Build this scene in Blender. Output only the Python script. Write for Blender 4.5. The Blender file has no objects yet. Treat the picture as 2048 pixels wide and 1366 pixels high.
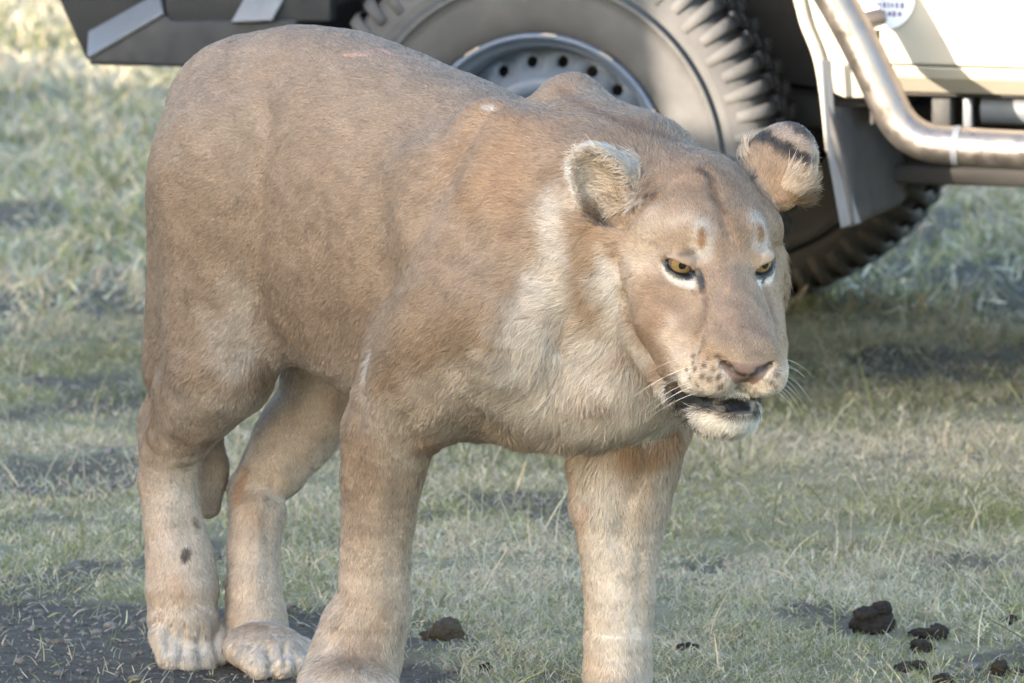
# Lioness walking past a parked safari vehicle.  Blender 4.5, everything built in code.
import bpy, bmesh, math, random, os
import numpy as np
from mathutils import Vector, Matrix
from mathutils.bvhtree import BVHTree

rng = np.random.default_rng(7)
random.seed(7)
SC = bpy.context.scene
COL = SC.collection

# ------------------------------------------------------------------ camera
FPX, PITCH, DIST = 22400.0, math.radians(8), 16.0          # focal length in photo pixels (2048 wide)
CAM_H = DIST * math.tan(PITCH + math.atan(737 / FPX))
CAM = np.array([0.0, -DIST, CAM_H])
FW = np.array([0, math.cos(PITCH), -math.sin(PITCH)])
UP = np.array([0, math.sin(PITCH), math.cos(PITCH)])
RT = np.array([1.0, 0, 0])
cd = bpy.data.cameras.new('camera')
cam = bpy.data.objects.new('camera', cd)
COL.objects.link(cam)
cam.location = CAM
cam.rotation_euler = (math.pi / 2 - PITCH, 0, 0)
cd.sensor_width = 36.0
cd.lens = FPX / 2048 * 36.0
cd.clip_start = 0.5
cd.clip_end = 3000.0
cd.dof.use_dof = True
cd.dof.focus_distance = 15.75
cd.dof.aperture_fstop = 12.0
SC.camera = cam

# ------------------------------------------------------------------ sky, sun, exposure
SUN_EL, SUN_AZ = math.radians(13), math.radians(225)        # azimuth: direction towards the sun, from +Y clockwise
SC.world = bpy.data.worlds.new('World')
SC.world.use_nodes = True
wn = SC.world.node_tree
for n in list(wn.nodes):
    wn.nodes.remove(n)
wo = wn.nodes.new('ShaderNodeOutputWorld')
bg = wn.nodes.new('ShaderNodeBackground')
sky = wn.nodes.new('ShaderNodeTexSky')
sky.sky_type = 'NISHITA'
sky.sun_disc = False
sky.sun_elevation = SUN_EL
sky.sun_rotation = SUN_AZ
sky.dust_density = 1.4
sky.air_density = 1.0
sky.ozone_density = 1.0
bg.inputs['Strength'].default_value = 0.15
wn.links.new(sky.outputs[0], bg.inputs[0])
wn.links.new(bg.outputs[0], wo.inputs[0])
sl = bpy.data.lights.new('sun', 'SUN')
sl.energy = 3.0
sl.angle = math.radians(0.4)
sl.color = (1.0, 0.86, 0.68)
sun = bpy.data.objects.new('sun', sl)
COL.objects.link(sun)
SUN_DIR = np.array([math.sin(SUN_AZ) * math.cos(SUN_EL), math.cos(SUN_AZ) * math.cos(SUN_EL), math.sin(SUN_EL)])
sun.rotation_euler = Vector(SUN_DIR).to_track_quat('Z', 'Y').to_euler()
SC.view_settings.view_transform = 'Standard'
SC.view_settings.look = 'None'
SC.view_settings.gamma = 1.0
SC.view_settings.exposure = 2.93
SC.view_settings.use_curve_mapping = False
SC.render.engine = 'CYCLES'
SC.cycles.use_denoising = True
SC.cycles.max_bounces = 6
SC.cycles_curves.shape = 'RIBBONS'

# ------------------------------------------------------------------ helpers
def ray(u, v):
    d = FW + RT * (u - 1024) / FPX - UP * (v - 683) / FPX
    return d / np.linalg.norm(d)

def on_ground(u, v, z=0.0):
    d = ray(u, v)
    return CAM + d * ((z - CAM[2]) / d[2])

def on_plane(u, v, p0, n):
    d = ray(u, v)
    p0 = np.asarray(p0, float); n = np.asarray(n, float)
    return CAM + d * (((p0 - CAM) @ n) / (d @ n))

def tag(o, label=None, cat=None, group=None, kind=None):
    if label: o['label'] = label
    if cat: o['category'] = cat
    if group: o['group'] = group
    if kind: o['kind'] = kind
    return o

def empty(name, loc=(0, 0, 0), rz=0.0):
    o = bpy.data.objects.new(name, None)
    COL.objects.link(o)
    o.location = loc
    o.rotation_euler = (0, 0, rz)
    return o

def link(name, me, mat=None, parent=None, smooth=True):
    o = bpy.data.objects.new(name, me)
    COL.objects.link(o)
    if mat is not None and not me.materials:
        me.materials.append(mat)
    if smooth:
        me.polygons.foreach_set('use_smooth', np.ones(len(me.polygons), bool))
    if parent is not None:
        o.parent = parent
    return o

def mesh_np(name, v, quads):
    """mesh from numpy verts and an (n,3) or (n,4) face array"""
    me = bpy.data.meshes.new(name)
    v = np.asarray(v, np.float32); q = np.asarray(quads, np.int32)
    n, k = q.shape
    me.vertices.add(len(v)); me.vertices.foreach_set('co', v.ravel())
    me.loops.add(n * k); me.loops.foreach_set('vertex_index', q.ravel())
    me.polygons.add(n)
    me.polygons.foreach_set('loop_start', np.arange(0, n * k, k, dtype=np.int32))
    me.polygons.foreach_set('loop_total', np.full(n, k, np.int32))
    me.update(calc_edges=True)
    me.validate()
    return me

def hair_object(name, pts, radii, cols, mat, parent=None):
    """pts (n,k,3), radii (n,k) or (k,), cols (n,3) -> one hair curves object"""
    n, k, _ = pts.shape
    hc = bpy.data.hair_curves.new(name)
    hc.add_curves([k] * n)
    hc.position_data.foreach_set('vector', np.ascontiguousarray(pts, np.float32).ravel())
    r = np.broadcast_to(np.asarray(radii, np.float32), (n, k))
    ra = hc.attributes.get('radius') or hc.attributes.new('radius', 'FLOAT', 'POINT')
    ra.data.foreach_set('value', np.ascontiguousarray(r).ravel())
    ca = hc.attributes.new('strand_colour', 'FLOAT_COLOR', 'CURVE')
    c4 = np.ones((n, 4), np.float32); c4[:, :3] = cols
    ca.data.foreach_set('color', c4.ravel())
    hc.materials.append(mat)
    o = bpy.data.objects.new(name, hc)
    COL.objects.link(o)
    if parent is not None:
        o.parent = parent
    return o

class NT:
    """small wrapper to write node materials tersely"""
    def __init__(self, name):
        self.m = bpy.data.materials.new(name)
        self.m.use_nodes = True
        self.t = self.m.node_tree
        self.b = self.t.nodes['Principled BSDF']
        self.out = self.t.nodes['Material Output']
    def n(self, kind, **kw):
        nd = self.t.nodes.new('ShaderNode' + kind)
        for k, v in kw.items():
            if k in nd.inputs.keys():
                nd.inputs[k].default_value = v
            else:
                setattr(nd, k, v)
        return nd
    def l(self, a, b):
        self.t.links.new(a, b)
    def noise(self, scale, detail=4, rough=0.55, coord='Object', vec=None):
        nz = self.n('TexNoise'); nz.inputs['Scale'].default_value = scale
        nz.inputs['Detail'].default_value = detail; nz.inputs['Roughness'].default_value = rough
        if vec is None:
            tc = self.n('TexCoord'); vec = tc.outputs[coord]
        self.l(vec, nz.inputs['Vector'])
        return nz.outputs['Fac']
    def ramp(self, fac, stops):
        r = self.n('ValToRGB')
        e = r.color_ramp.elements
        while len(e) < len(stops): e.new(0.5)
        for el, (p, c) in zip(e, stops):
            el.position = p
            el.color = (c[0], c[1], c[2], 1) if not np.isscalar(c) else (c, c, c, 1)
        self.l(fac, r.inputs['Fac'])
        return r.outputs['Color']
    def mix(self, fac, a, b, mode='MIX'):
        m = self.n('MixRGB', blend_type=mode)
        for s, x in (('Fac', fac), ('Color1', a), ('Color2', b)):
            if hasattr(x, 'is_output'): self.l(x, m.inputs[s])
            elif np.isscalar(x): m.inputs[s].default_value = x
            else: m.inputs[s].default_value = (*x, 1)
        return m.outputs['Color']
    def bump(self, h, strength=0.3, dist=0.01):
        b = self.n('Bump'); b.inputs['Strength'].default_value = strength; b.inputs['Distance'].default_value = dist
        self.l(h, b.inputs['Height'])
        self.l(b.outputs['Normal'], self.b.inputs['Normal'])
    def set(self, **kw):
        for k, v in kw.items():
            k = k.replace('_', ' ')
            i = self.b.inputs[k]
            if hasattr(v, 'is_output'): self.l(v, i)
            elif isinstance(v, (tuple, list)): i.default_value = (*v, 1) if len(v) == 3 else v
            else: i.default_value = v
        return self.m

# ------------------------------------------------------------------ ground
def vnoise(x, y, seed=0):
    """value noise on a lattice, 0..1"""
    r = np.random.default_rng(seed); T = r.random((64, 64))
    xi = np.floor(x).astype(int); yi = np.floor(y).astype(int); fx = x - xi; fy = y - yi
    fx = fx * fx * (3 - 2 * fx); fy = fy * fy * (3 - 2 * fy)
    g = lambda i, j: T[i % 64, j % 64]
    return (g(xi, yi) * (1 - fx) + g(xi + 1, yi) * fx) * (1 - fy) + (g(xi, yi + 1) * (1 - fx) + g(xi + 1, yi + 1) * fx) * fy
def vfbm(x, y, f, seed=0, o=4):
    a = 1; t = 0; s = 0
    for i in range(o):
        s = s + a * vnoise(x * f + 7.3 * i, y * f - 3.1 * i, seed + i); t += a; a *= .5; f *= 2.03
    return s / t
def bare(x, y):
    """1 where the soil lies bare: the trampled patch under the animal and small spots elsewhere"""
    b0 = on_ground(0, 1185); b1 = on_ground(1000, 1215)
    e = vfbm(x, y, 3.5, 11) - .5
    edge = b0[1] + (b1[1] - b0[1]) * (x - b0[0]) / (b1[0] - b0[0]) + .35 * e
    right = b1[0] - .02 + .5 * e
    patch = np.clip((edge - y) / .12, 0, 1) * np.clip((right - x) / .10, 0, 1)
    spots = np.clip((vfbm(x * 1.0, y * .6, 4.2, 23) - .560) / .06, 0, 1) * .80
    return np.maximum(patch, spots)

def ground_height(x, y):
    h = .020 * (vfbm(x, y, 2.2, 41) - .5) + .010 * (vfbm(x, y, 11, 42) - .5)
    return h * np.clip((12 - np.hypot(x, y - 4)) / 3, 0, 1) - .004 + .0

gx = np.concatenate([[-1500, -400, -120, -40, -15, -7], np.linspace(-3.0, 3.0, 241), [7, 15, 40, 120, 400, 1500]])
gy = np.concatenate([[-1500, -400, -120, -40, -12, -4], np.linspace(-1.6, 13, 460), [18, 30, 60, 150, 400, 1500]])
GX, GY = np.meshgrid(gx, gy, indexing='ij')
GZ = ground_height(GX, GY)
nx, ny = GX.shape
idx = np.arange(nx * ny).reshape(nx, ny)
gq = np.stack([idx[:-1, :-1], idx[1:, :-1], idx[1:, 1:], idx[:-1, 1:]], -1).reshape(-1, 4)
gme = mesh_np('ground', np.stack([GX, GY, GZ], -1).reshape(-1, 3), gq)
ba = gme.attributes.new('bare', 'FLOAT', 'POINT')
ba.data.foreach_set('value', bare(GX, GY).astype(np.float32).ravel())
m = NT('soil')
tc = m.n('TexCoord').outputs['Object']
soil = m.ramp(m.noise(38, 8, .65, vec=tc), [(.30, (.072, .064, .056)), (.52, (.118, .106, .095)), (.75, (.185, .168, .152))])
crumbs = m.ramp(m.noise(260, 4, .6, vec=tc), [(.35, .55), (.65, 1.15)])
soil = m.mix(1.0, soil, crumbs, 'MULTIPLY')
turf = m.ramp(m.noise(9, 8, .7, vec=tc), [(.30, (.185, .185, .115)), (.50, (.280, .265, .180)), (.72, (.390, .345, .250))])
turf = m.mix(.6, turf, m.ramp(m.noise(150, 4, .6, vec=tc), [(.3, .45), (.7, 1.25)]), 'MULTIPLY')
bat = m.n('Attribute', attribute_name='bare')
m.set(Base_Color=m.mix(bat.outputs['Fac'], turf, soil), Roughness=.95, Specular_IOR_Level=.1)
m.bump(m.noise(90, 8, .7, vec=tc), .9, .02)
tag(link('ground', gme, m.m), kind='structure')

# ------------------------------------------------------------------ safari vehicle standing behind the animal
V_YAW = math.radians(15.5)
V_O = on_ground(1075, 812); V_O[2] = 0
V_X = np.array([math.cos(V_YAW), -math.sin(V_YAW), 0]); V_Y = np.array([math.sin(V_YAW), math.cos(V_YAW), 0])
def V(u, v, y):
    """vehicle coordinates of the photo ray on the plane y metres inboard of the tyre face"""
    p = on_plane(u, v, V_O + V_Y * y, V_Y) - V_O
    return np.array([p @ V_X, y, p[2]])
def vpt(x, y, z): return V_O + V_X * x + V_Y * y + np.array([0, 0, z])

def paint(name, col, dirt, rough=.35, metal=0.0, dust=.5, scale=6):
    m = NT(name)
    n = m.noise(scale, 7, .65)
    c = m.mix(m.ramp(n, [(.42, 0.0), (.75, dust)]), col, dirt)
    m.set(Base_Color=c, Roughness=m.ramp(m.noise(scale * 3, 5), [(.3, rough), (.7, min(rough + .3, 1))]), Metallic=metal)
    m.bump(m.noise(scale * 30, 3), .08, .002)
    return m.m
DUST = (.34, .28, .22)
CREAMP = paint('cream_paint', (.40, .365, .305), DUST, .32, dust=.35)
DARKM = paint('dark_metal', (.017, .0175, .019), (.038, .036, .034), .55, .0)
GREYM = paint('grey_metal', (.120, .130, .148), (.13, .125, .12), .45, .2)
STEEL = paint('brushed_tube', (.225, .20, .183), (.17, .142, .122), .24, .9, dust=.45, scale=14)
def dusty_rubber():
    """black rubber, road dust on the outward wall; inboard side left black to stand in for shade"""
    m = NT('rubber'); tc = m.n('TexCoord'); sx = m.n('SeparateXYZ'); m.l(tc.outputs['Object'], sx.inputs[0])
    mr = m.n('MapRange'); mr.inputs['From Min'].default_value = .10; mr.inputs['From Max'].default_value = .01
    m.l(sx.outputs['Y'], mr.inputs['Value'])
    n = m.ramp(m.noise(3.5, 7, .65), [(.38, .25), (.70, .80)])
    f = m.mix(1.0, n, mr.outputs[0], 'MULTIPLY')  # fades to black inboard, putting underbody shade into the colour
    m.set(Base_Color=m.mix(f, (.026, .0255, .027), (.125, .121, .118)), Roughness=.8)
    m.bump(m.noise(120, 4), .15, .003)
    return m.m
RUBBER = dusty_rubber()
BLACKR = paint('black_rubber', (.050, .050, .052), (.13, .12, .11), .65, dust=.6)
RIMP = paint('blue_grey_rim', (.085, .110, .155), (.140, .145, .152), .38, dust=.5, scale=12)
UNDER = paint('underbody', (.028, .026, .025), (.07, .06, .05), .85)
GLASS = NT('window_glass').set(Base_Color=(.03, .035, .04), Roughness=.06)
STICK = NT('sticker_white').set(Base_Color=(.74, .74, .78), Roughness=.4)
INK = NT('sticker_ink').set(Base_Color=(.14, .11, .22), Roughness=.5)

vehicle = empty('safari_vehicle', tuple(V_O), -V_YAW)
tag(vehicle, 'cream off-road vehicle with blue grey steel wheels parked behind the lioness', 'vehicle')

def prism(name, poly, y0, y1, mat, parent, bevel=.006, seg=2):
    """polygon in (x, z), extruded from y0 to y1, edges rounded"""
    bm = bmesh.new()
    vs = [bm.verts.new((p[0], y0, p[1])) for p in poly]
    f = bm.faces.new(vs)
    r = bmesh.ops.extrude_face_region(bm, geom=[f])
    for g in r['geom']:
        if isinstance(g, bmesh.types.BMVert): g.co.y = y1
    bmesh.ops.recalc_face_normals(bm, faces=bm.faces)
    if bevel:
        bmesh.ops.bevel(bm, geom=bm.edges[:], offset=bevel, segments=seg, affect='EDGES', profile=.5)
    me = bpy.data.meshes.new(name); bm.to_mesh(me); bm.free()
    o = link(name, me, mat, parent)
    return o
def solid(name, quads, mat, parent, thick=.004, bevel=0.0):
    """a sheet of given corner loops, made solid"""
    bm = bmesh.new()
    for q in quads:
        bm.faces.new([bm.verts.new(tuple(p)) for p in q])
    bmesh.ops.remove_doubles(bm, verts=bm.verts, dist=1e-5)
    bmesh.ops.recalc_face_normals(bm, faces=bm.faces)
    me = bpy.data.meshes.new(name); bm.to_mesh(me); bm.free()
    o = link(name, me, mat, parent, smooth=False)
    md = o.modifiers.new('thickness', 'SOLIDIFY'); md.thickness = thick; md.offset = 0
    if bevel:
        b = o.modifiers.new('round', 'BEVEL'); b.width = bevel; b.segments = 3
    return o
def tube(name, pts, r, mat, parent, seg=20, sub=10):
    """round tube along a smoothed polyline"""
    P = np.array(pts, float)
    Q = [P[0]]
    for i in range(1, len(P) - 1):
        a, b, c = P[i - 1], P[i], P[i + 1]
        L = min(np.linalg.norm(b - a), np.linalg.norm(c - b)) * .45
        s = b + (a - b) / np.linalg.norm(a - b) * L; e = b + (c - b) / np.linalg.norm(c - b) * L
        for t in np.linspace(0, 1, sub): Q.append((1 - t) ** 2 * s + 2 * t * (1 - t) * b + t * t * e)
    Q.append(P[-1]); Q = np.array(Q)
    T = np.gradient(Q, axis=0); T /= np.linalg.norm(T, axis=1, keepdims=True)
    up = np.array([0, 1.0, 0.01]); v = []
    for q, t in zip(Q, T):
        n = np.cross(t, up); n /= np.linalg.norm(n); b = np.cross(t, n)
        for k in range(seg):
            an = 2 * math.pi * k / seg; v.append(q + r * (math.cos(an) * n + math.sin(an) * b))
    f = [(i * seg + k, i * seg + (k + 1) % seg, (i + 1) * seg + (k + 1) % seg, (i + 1) * seg + k) for i in range(len(Q) - 1) for k in range(seg)]
    return link(name, mesh_np(name, v, f), mat, parent)

# ---- wheel: tyre, rim with a ring of vent holes, hub
TR, TW = .418, .235
def spin(profile, seg=128):
    """profile of (radius, y) turned about the y axis"""
    v = []; n = len(profile)
    for k in range(seg):
        a = 2 * math.pi * k / seg
        for r, y in profile: v.append((r * math.cos(a), y, r * math.sin(a)))
    f = []
    for k in range(seg):
        for i in range(n - 1):
            a = k * n + i; b = ((k + 1) % seg) * n + i
            f.append((a, a + 1, b + 1, b))
    return np.array(v), np.array(f)
def join_np(parts):
    V_, F_ = [], []; o = 0
    for v, f in parts:
        V_.append(np.asarray(v)); F_.append(np.asarray(f) + o); o += len(v)
    return np.concatenate(V_), np.concatenate(F_)
def make_wheel():
    side = [(.222, .030), (.236, .014), (.262, .004), (.300, -.004), (.335, -.004), (.318, -.0045), (.320, -.0052), (.322, -.0045), (.344, -.0032), (.347, -.0040), (.350, -.0032), (.358, .000), (.372, .004), (.388, .014), (.398, .030)]
    prof = side + [(.400, .06), (.400, TW - .06)] + [(r, TW - y) for r, y in reversed(side)]
    parts = [spin(prof, 144)]
    NL = 64
    for k in range(NL):                                        # shoulder blocks, alternating long and short
        for sd in (0, 1):
            a0 = 2 * math.pi * (k + (.5 if sd else 0)) / NL
            half = math.pi / NL * .60
            r_in = .350 if k % 2 else .362
            sec = [(r_in, .006), (r_in + .004, -.0045), (.388, .003), (.404, .012), (TR - .003, .026), (TR, .040), (TR, .082), (.392, .084)]
            v = []
            for j, w in ((-1, 1), (-.72, .72), (.72, .72), (1, 1)):
                for i, (r, y) in enumerate(sec):
                    inset = 0 if abs(j) < 1 else .006
                    rr = r - inset * (1 if i > 2 else .0); yy = y + (inset if i < 5 else 0)
                    tw = half * j * (1.0 - .12 * (i < 2))
                    yv = yy if sd == 0 else TW - yy
                    v.append((rr * math.cos(a0 + tw), yv, rr * math.sin(a0 + tw)))
            n = len(sec)
            f = [(j * n + i, (j + 1) * n + i, (j + 1) * n + i + 1, j * n + i + 1) for j in range(3) for i in range(n - 1)]
            if sd == 1: f = [q[::-1] for q in f]
            parts.append((v, f))
        a0 = 2 * math.pi * k / NL                              # centre blocks
        for y0, y1, sh in ((.088, .115, .25), (.120, .147, -.25)):
            h = math.pi / NL * .66; aa = a0 + sh * math.pi / NL
            v = [(r * math.cos(aa + s * h), y, r * math.sin(aa + s * h)) for r in (.398, TR) for s in (-1, 1) for y in (y0, y1)]
            parts.append((v, [(0, 1, 3, 2), (4, 6, 7, 5), (0, 4, 5, 1), (2, 3, 7, 6), (0, 2, 6, 4), (1, 5, 7, 3)]))
    tyre_v, tyre_f = join_np(parts)
    rim = [(.2265, .034), (.2285, .022), (.2290, .012), (.2270, .007), (.2225, .006), (.2195, .010), (.2165, .018), (.2140, .024), (.2085, .027), (.2050, .032), (.2000, .048), (.1975, .066), (.1960, .095)]
    rim_v, rim_f = spin(rim, 96)
    # disc with round vent holes
    NH = 20; ps = []
    ra, rb, rm, hr = .152, .1965, .174, .0105
    def dish(r): return .094 - .030 * max(0, (.1965 - r) / .045)
    for k in range(NH):
        a0 = 2 * math.pi * k / NH; ha = math.pi / NH
        out = [(ra, -ha), (ra, 0), (ra, ha), (rm, ha), (rb, ha), (rb, 0), (rb, -ha), (rm, -ha)]
        v = [(r * math.cos(a0 + t), dish(r), r * math.sin(a0 + t)) for r, t in out]
        for r, t in out:
            dx, dt = r - rm, t * rm
            L = math.hypot(dx, dt); x = rm + dx / L * hr; tt = dt / L * hr / rm
            v.append((x * math.cos(a0 + tt), dish(x), x * math.sin(a0 + tt)))
        for i in range(8):
            x = np.array(v[8 + i]); v.append((x[0], x[1] + .010, x[2]))
        f = [(i, (i + 1) % 8, 8 + (i + 1) % 8, 8 + i) for i in range(8)] + [(8 + i, 8 + (i + 1) % 8, 16 + (i + 1) % 8, 16 + i) for i in range(8)]
        ps.append((v, f))
    ps.append(spin([(.152, .064), (.148, .058), (.138, .054), (.126, .056), (.118, .064), (.112, .080), (.104, .086), (.072, .086), (.066, .080), (.062, .060), (.056, .052), (.020, .050), (.001, .050)], 64))
    disc_v, disc_f = join_np(ps)
    drum = spin([(.190, .135), (.001, .130)], 48)
    w = empty('wheel'); w.parent = vehicle
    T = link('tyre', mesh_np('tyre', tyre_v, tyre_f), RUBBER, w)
    R_ = link('rim', mesh_np('rim', rim_v, rim_f), RIMP, w)
    D_ = link('hub', mesh_np('hub', disc_v, disc_f), RIMP, w)
    B_ = link('brake_drum', mesh_np('brake_drum', *drum), UNDER, w)
    for k in range(6):
        a = 2 * math.pi * k / 6
        bm = bmesh.new(); bmesh.ops.create_cone(bm, cap_ends=True, segments=6, radius1=.011, radius2=.010, depth=.022, matrix=Matrix.Translation((.088 * math.cos(a), .078, .088 * math.sin(a))) @ Matrix.Rotation(math.pi / 2, 4, 'X'))
        me = bpy.data.meshes.new('wheel_nut'); bm.to_mesh(me); bm.free()
        link('wheel_nut', me, GREYM, w, smooth=False)
    for a in (.55, 1.15, 1.62, 2.25, 2.75, -.4, -2.0):          # balance weights clipped to the rim edge
        v = []; seg = 7
        for j in range(seg):
            t = a + (j / (seg - 1) - .5) * .12
            for r, y in ((.2215, .012), (.2295, .0045), (.2305, .016), (.2220, .020)): v.append((r * math.cos(t), y, r * math.sin(t)))
        f = [(j * 4 + i, j * 4 + (i + 1) % 4, j * 4 + 4 + (i + 1) % 4, j * 4 + 4 + i) for j in range(seg - 1) for i in range(4)]
        link('balance_weight', mesh_np('balance_weight', v, f), STEEL, w)
    return w
wheel = make_wheel()
wheel.location = (0, 0, TR - .004)
wheel.rotation_euler = (0, .13, 0)
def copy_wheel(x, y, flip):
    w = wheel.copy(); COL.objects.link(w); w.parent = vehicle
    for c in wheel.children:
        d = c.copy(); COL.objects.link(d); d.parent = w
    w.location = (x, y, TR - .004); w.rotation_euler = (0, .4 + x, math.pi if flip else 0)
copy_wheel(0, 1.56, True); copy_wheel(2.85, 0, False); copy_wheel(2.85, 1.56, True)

def xz(u, v, y):
    p = V(u, v, y); return (p[0], p[2])
# ---- body panels (cream): rear lower corner of the front wing, door, sill
YB = .03
arch = [xz(1602, 0, YB), xz(1612, 45, YB), xz(1640, 110, YB), xz(1652, 180, YB)]
top = 1.02
wing = [(arch[0][0] - .03, arch[0][1] + .09), *arch, xz(1690, 196, YB), xz(1752, 196, YB)]
x1 = xz(1752, 196, YB)[0]
wing += [(x1, top), (arch[0][0] - .08, top)]
prism('front_wing', wing, YB, YB + .012, CREAMP, vehicle, .004)
lip_pts = [(arch[0][0] - .11, YB - .008, arch[0][1] + .20), (arch[0][0] - .035, YB - .008, arch[0][1] + .085)] + [(a[0], YB - .008, a[1]) for a in arch] + [(V(1664, 300, YB)[0], YB - .006, V(1664, 300, YB)[2])]
tube('arch_lip', lip_pts, .0095, CREAMP, vehicle)
zs = V(1900, 132, YB)[2]; zb = V(1900, 192, YB)[2]
prism('door', [(x1 + .006, zs), (x1 + 1.05, zs), (x1 + 1.05, 1.05), (x1 + .006, 1.05)], YB - .004, YB + .03, CREAMP, vehicle, .006)
prism('rear_door', [(x1 + 1.058, zs), (x1 + 1.95, zs), (x1 + 1.95, 1.05), (x1 + 1.058, 1.05)], YB - .004, YB + .03, CREAMP, vehicle, .006)
prism('rear_quarter', [(x1 + 1.958, zb), (3.75, zb + .05), (3.75, 1.05), (x1 + 1.958, 1.05)], YB - .004, YB + .03, CREAMP, vehicle, .006)
solid('sill', [[(x1 - .05, YB + .002, zs - .003), (x1 + 1.95, YB + .002, zs - .003), (x1 + 1.95, YB + .015, zs - .022), (x1 - .05, YB + .015, zs - .022)],
               [(x1 - .05, YB + .015, zs - .022), (x1 + 1.95, YB + .015, zs - .022), (x1 + 1.95, YB + .055, zb), (x1 - .05, YB + .055, zb)]], CREAMP, vehicle, .004, .003)
# upper bodywork (above the picture)
prism('bonnet', [(-.72, .86), (-.72, 1.06), (.55, 1.14), (.55, .92), (.40, .92), (.20, .90)], YB + .02, 1.56, CREAMP, vehicle, .03)
for side_y in (YB, 1.55):
    prism('side_frame', [(.62, 1.06), (.98, 1.86), (3.72, 1.90), (3.75, 1.06), (3.60, 1.06), (3.58, 1.78), (1.06, 1.76), (.76, 1.06)], side_y + .02, side_y + .06, CREAMP, vehicle, .008)
    solid('side_window', [[(.76, side_y + .04, 1.06), (3.60, side_y + .04, 1.06), (3.58, side_y + .04, 1.78), (1.06, side_y + .04, 1.76)]], GLASS, vehicle, .005)
prism('roof', [(.95, 1.86), (.98, 1.91), (3.70, 1.95), (3.74, 1.90)], YB + .02, 1.60, CREAMP, vehicle, .02)
prism('cab_floor', [(.60, zb - .01), (3.7, zb + .02), (3.7, zb + .06), (.60, zb + .05)], YB + .065, 1.55, UNDER, vehicle, .004)
prism('far_side_panel', [(.56, zb), (3.75, zb), (3.75, 1.05), (.56, 1.05)], 1.57, 1.60, CREAMP, vehicle, .006)
prism('bulkhead', [(.60, zb + .06), (.64, zb + .06), (.64, 1.05), (.60, 1.05)], YB + .05, 1.55, UNDER, vehicle, .004)
# wheel well
solid('wheel_well', [[(.575, .055, .50), (.575, .40, .50), (.575, .40, .95), (.575, .055, .95)],
                     [(-.52, .40, .62), (.575, .40, .50), (.575, .40, .95), (-.52, .40, .95)],
                     [(-.52, .055, .93), (.575, .055, .95), (.575, .40, .95), (-.52, .40, .93)]], UNDER, vehicle, .006)
prism('chassis_rail', [(-.75, .50), (3.7, .46), (3.7, .56), (-.75, .58)], .50, .58, UNDER, vehicle, .006)
zr0 = V(1950, 372, .22)[2]; zr1 = V(1950, 338, .22)[2]
prism('underbody_rail', [(.50, zr0), (2.6, zr0), (2.6, zr1), (.50, zr1)], .22, .28, UNDER, vehicle, .005)
prism('gearbox', [(.3, .36), (1.1, .34), (1.2, .55), (.2, .58)], .70, 1.0, UNDER, vehicle, .03)
prism('added_shade_plate', [(-.72, .52), (-.60, .46), (.60, .46), (.60, .50), (-.72, .56)], .30, 1.30, UNDER, vehicle, .006)  # added below the bonnet to block light and darken the ground
tube('front_axle', [(0, .12, .40), (0, 1.50, .40)], .045, UNDER, vehicle)
tube('rear_axle', [(2.85, .12, .40), (2.85, 1.50, .40)], .045, UNDER, vehicle)
# second rail and bracket seen through the gap above the side bar
p = V(1990, 218, .14)
tube('inner_step_tube', [(p[0] - .02, .14, p[2]), (p[0] + 1.2, .14, p[2])], .026, GREYM, vehicle)
prism('bracket', [xz(1862, 196, .10), xz(1902, 196, .10), xz(1902, 262, .10), xz(1862, 262, .10)], .10, .13, DARKM, vehicle, .004)
prism('bracket', [xz(1925, 196, .12), xz(1944, 196, .12), xz(1944, 258, .12), xz(1925, 258, .12)], .12, .14, GREYM, vehicle, .003)
# ---- side bar: tube from the wing down to the sill
YT = -.13
bar = [V(1545, -210, YT), V(1672, 0, YT), V(1722, 90, YT), V(1812, 282, YT), V(1960, 296, YT), V(2048, 300, YT)]
end = bar[-1] + (bar[-1] - bar[-2]) / np.linalg.norm(bar[-1] - bar[-2]) * 1.5
tube('side_bar', bar[:3] + [bar[3]] + bar[4:] + [end], .0330, STEEL, vehicle, 28, 14)
c = V(1916, 292, YT)
d = V(1960, 296, YT) - V(1900, 291, YT); d /= np.linalg.norm(d)
tube('bar_collar', [c - d * .006, c + d * .006], .0345, GREYM, vehicle, 28)
tube('bar_stay', [V(1700, 50, YT), V(1700, 50, YT) + np.array([.02, .12, .0])], .016, STEEL, vehicle)
tube('bar_stay', [end - d * .4, end - d * .4 + np.array([0, .25, .03])], .020, STEEL, vehicle)
# ---- mud flap behind the front wheel
n0, n1 = V(1652, 215, -.02), V(1692, 452, -.02)
f0, f1 = V(1790, 215, .28), V(1812, 402, .28)
fl = lambda s, t: (n0 * (1 - t) + n1 * t) * (1 - s) + (f0 * (1 - t) + f1 * t) * s
gv = []; NS, NTT = 14, 16
for j in range(NTT):
    for i in range(NS):
        s, t = i / (NS - 1), j / (NTT - 1)
        q = fl(s, t)
        q = q + V_X[0] * np.array([.012 * math.sin(t * 2.2) * (1 - s), 0, 0])
        if t > .9: q = q + np.array([0, 0, .010 * max(0, (s - .85) / .15)])
        gv.append(q)
gf = [(j * NS + i, j * NS + i + 1, (j + 1) * NS + i + 1, (j + 1) * NS + i) for j in range(NTT - 1) for i in range(NS - 1)]
o = link('mud_flap', mesh_np('mud_flap', gv, gf), BLACKR, vehicle)
md = o.modifiers.new('thickness', 'SOLIDIFY'); md.thickness = .010; md.offset = 0
# stiff edge of the flap, turned towards the viewer
solid('flap_edge', [[V(1641, 120, -.022), V(1662, 120, -.010), V(1672, 290, -.010), V(1652, 290, -.024)],
                    [V(1652, 290, -.024), V(1672, 290, -.010), V(1722, 446, -.010), V(1682, 456, -.024)]], GREYM, vehicle, .006, .002)
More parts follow.
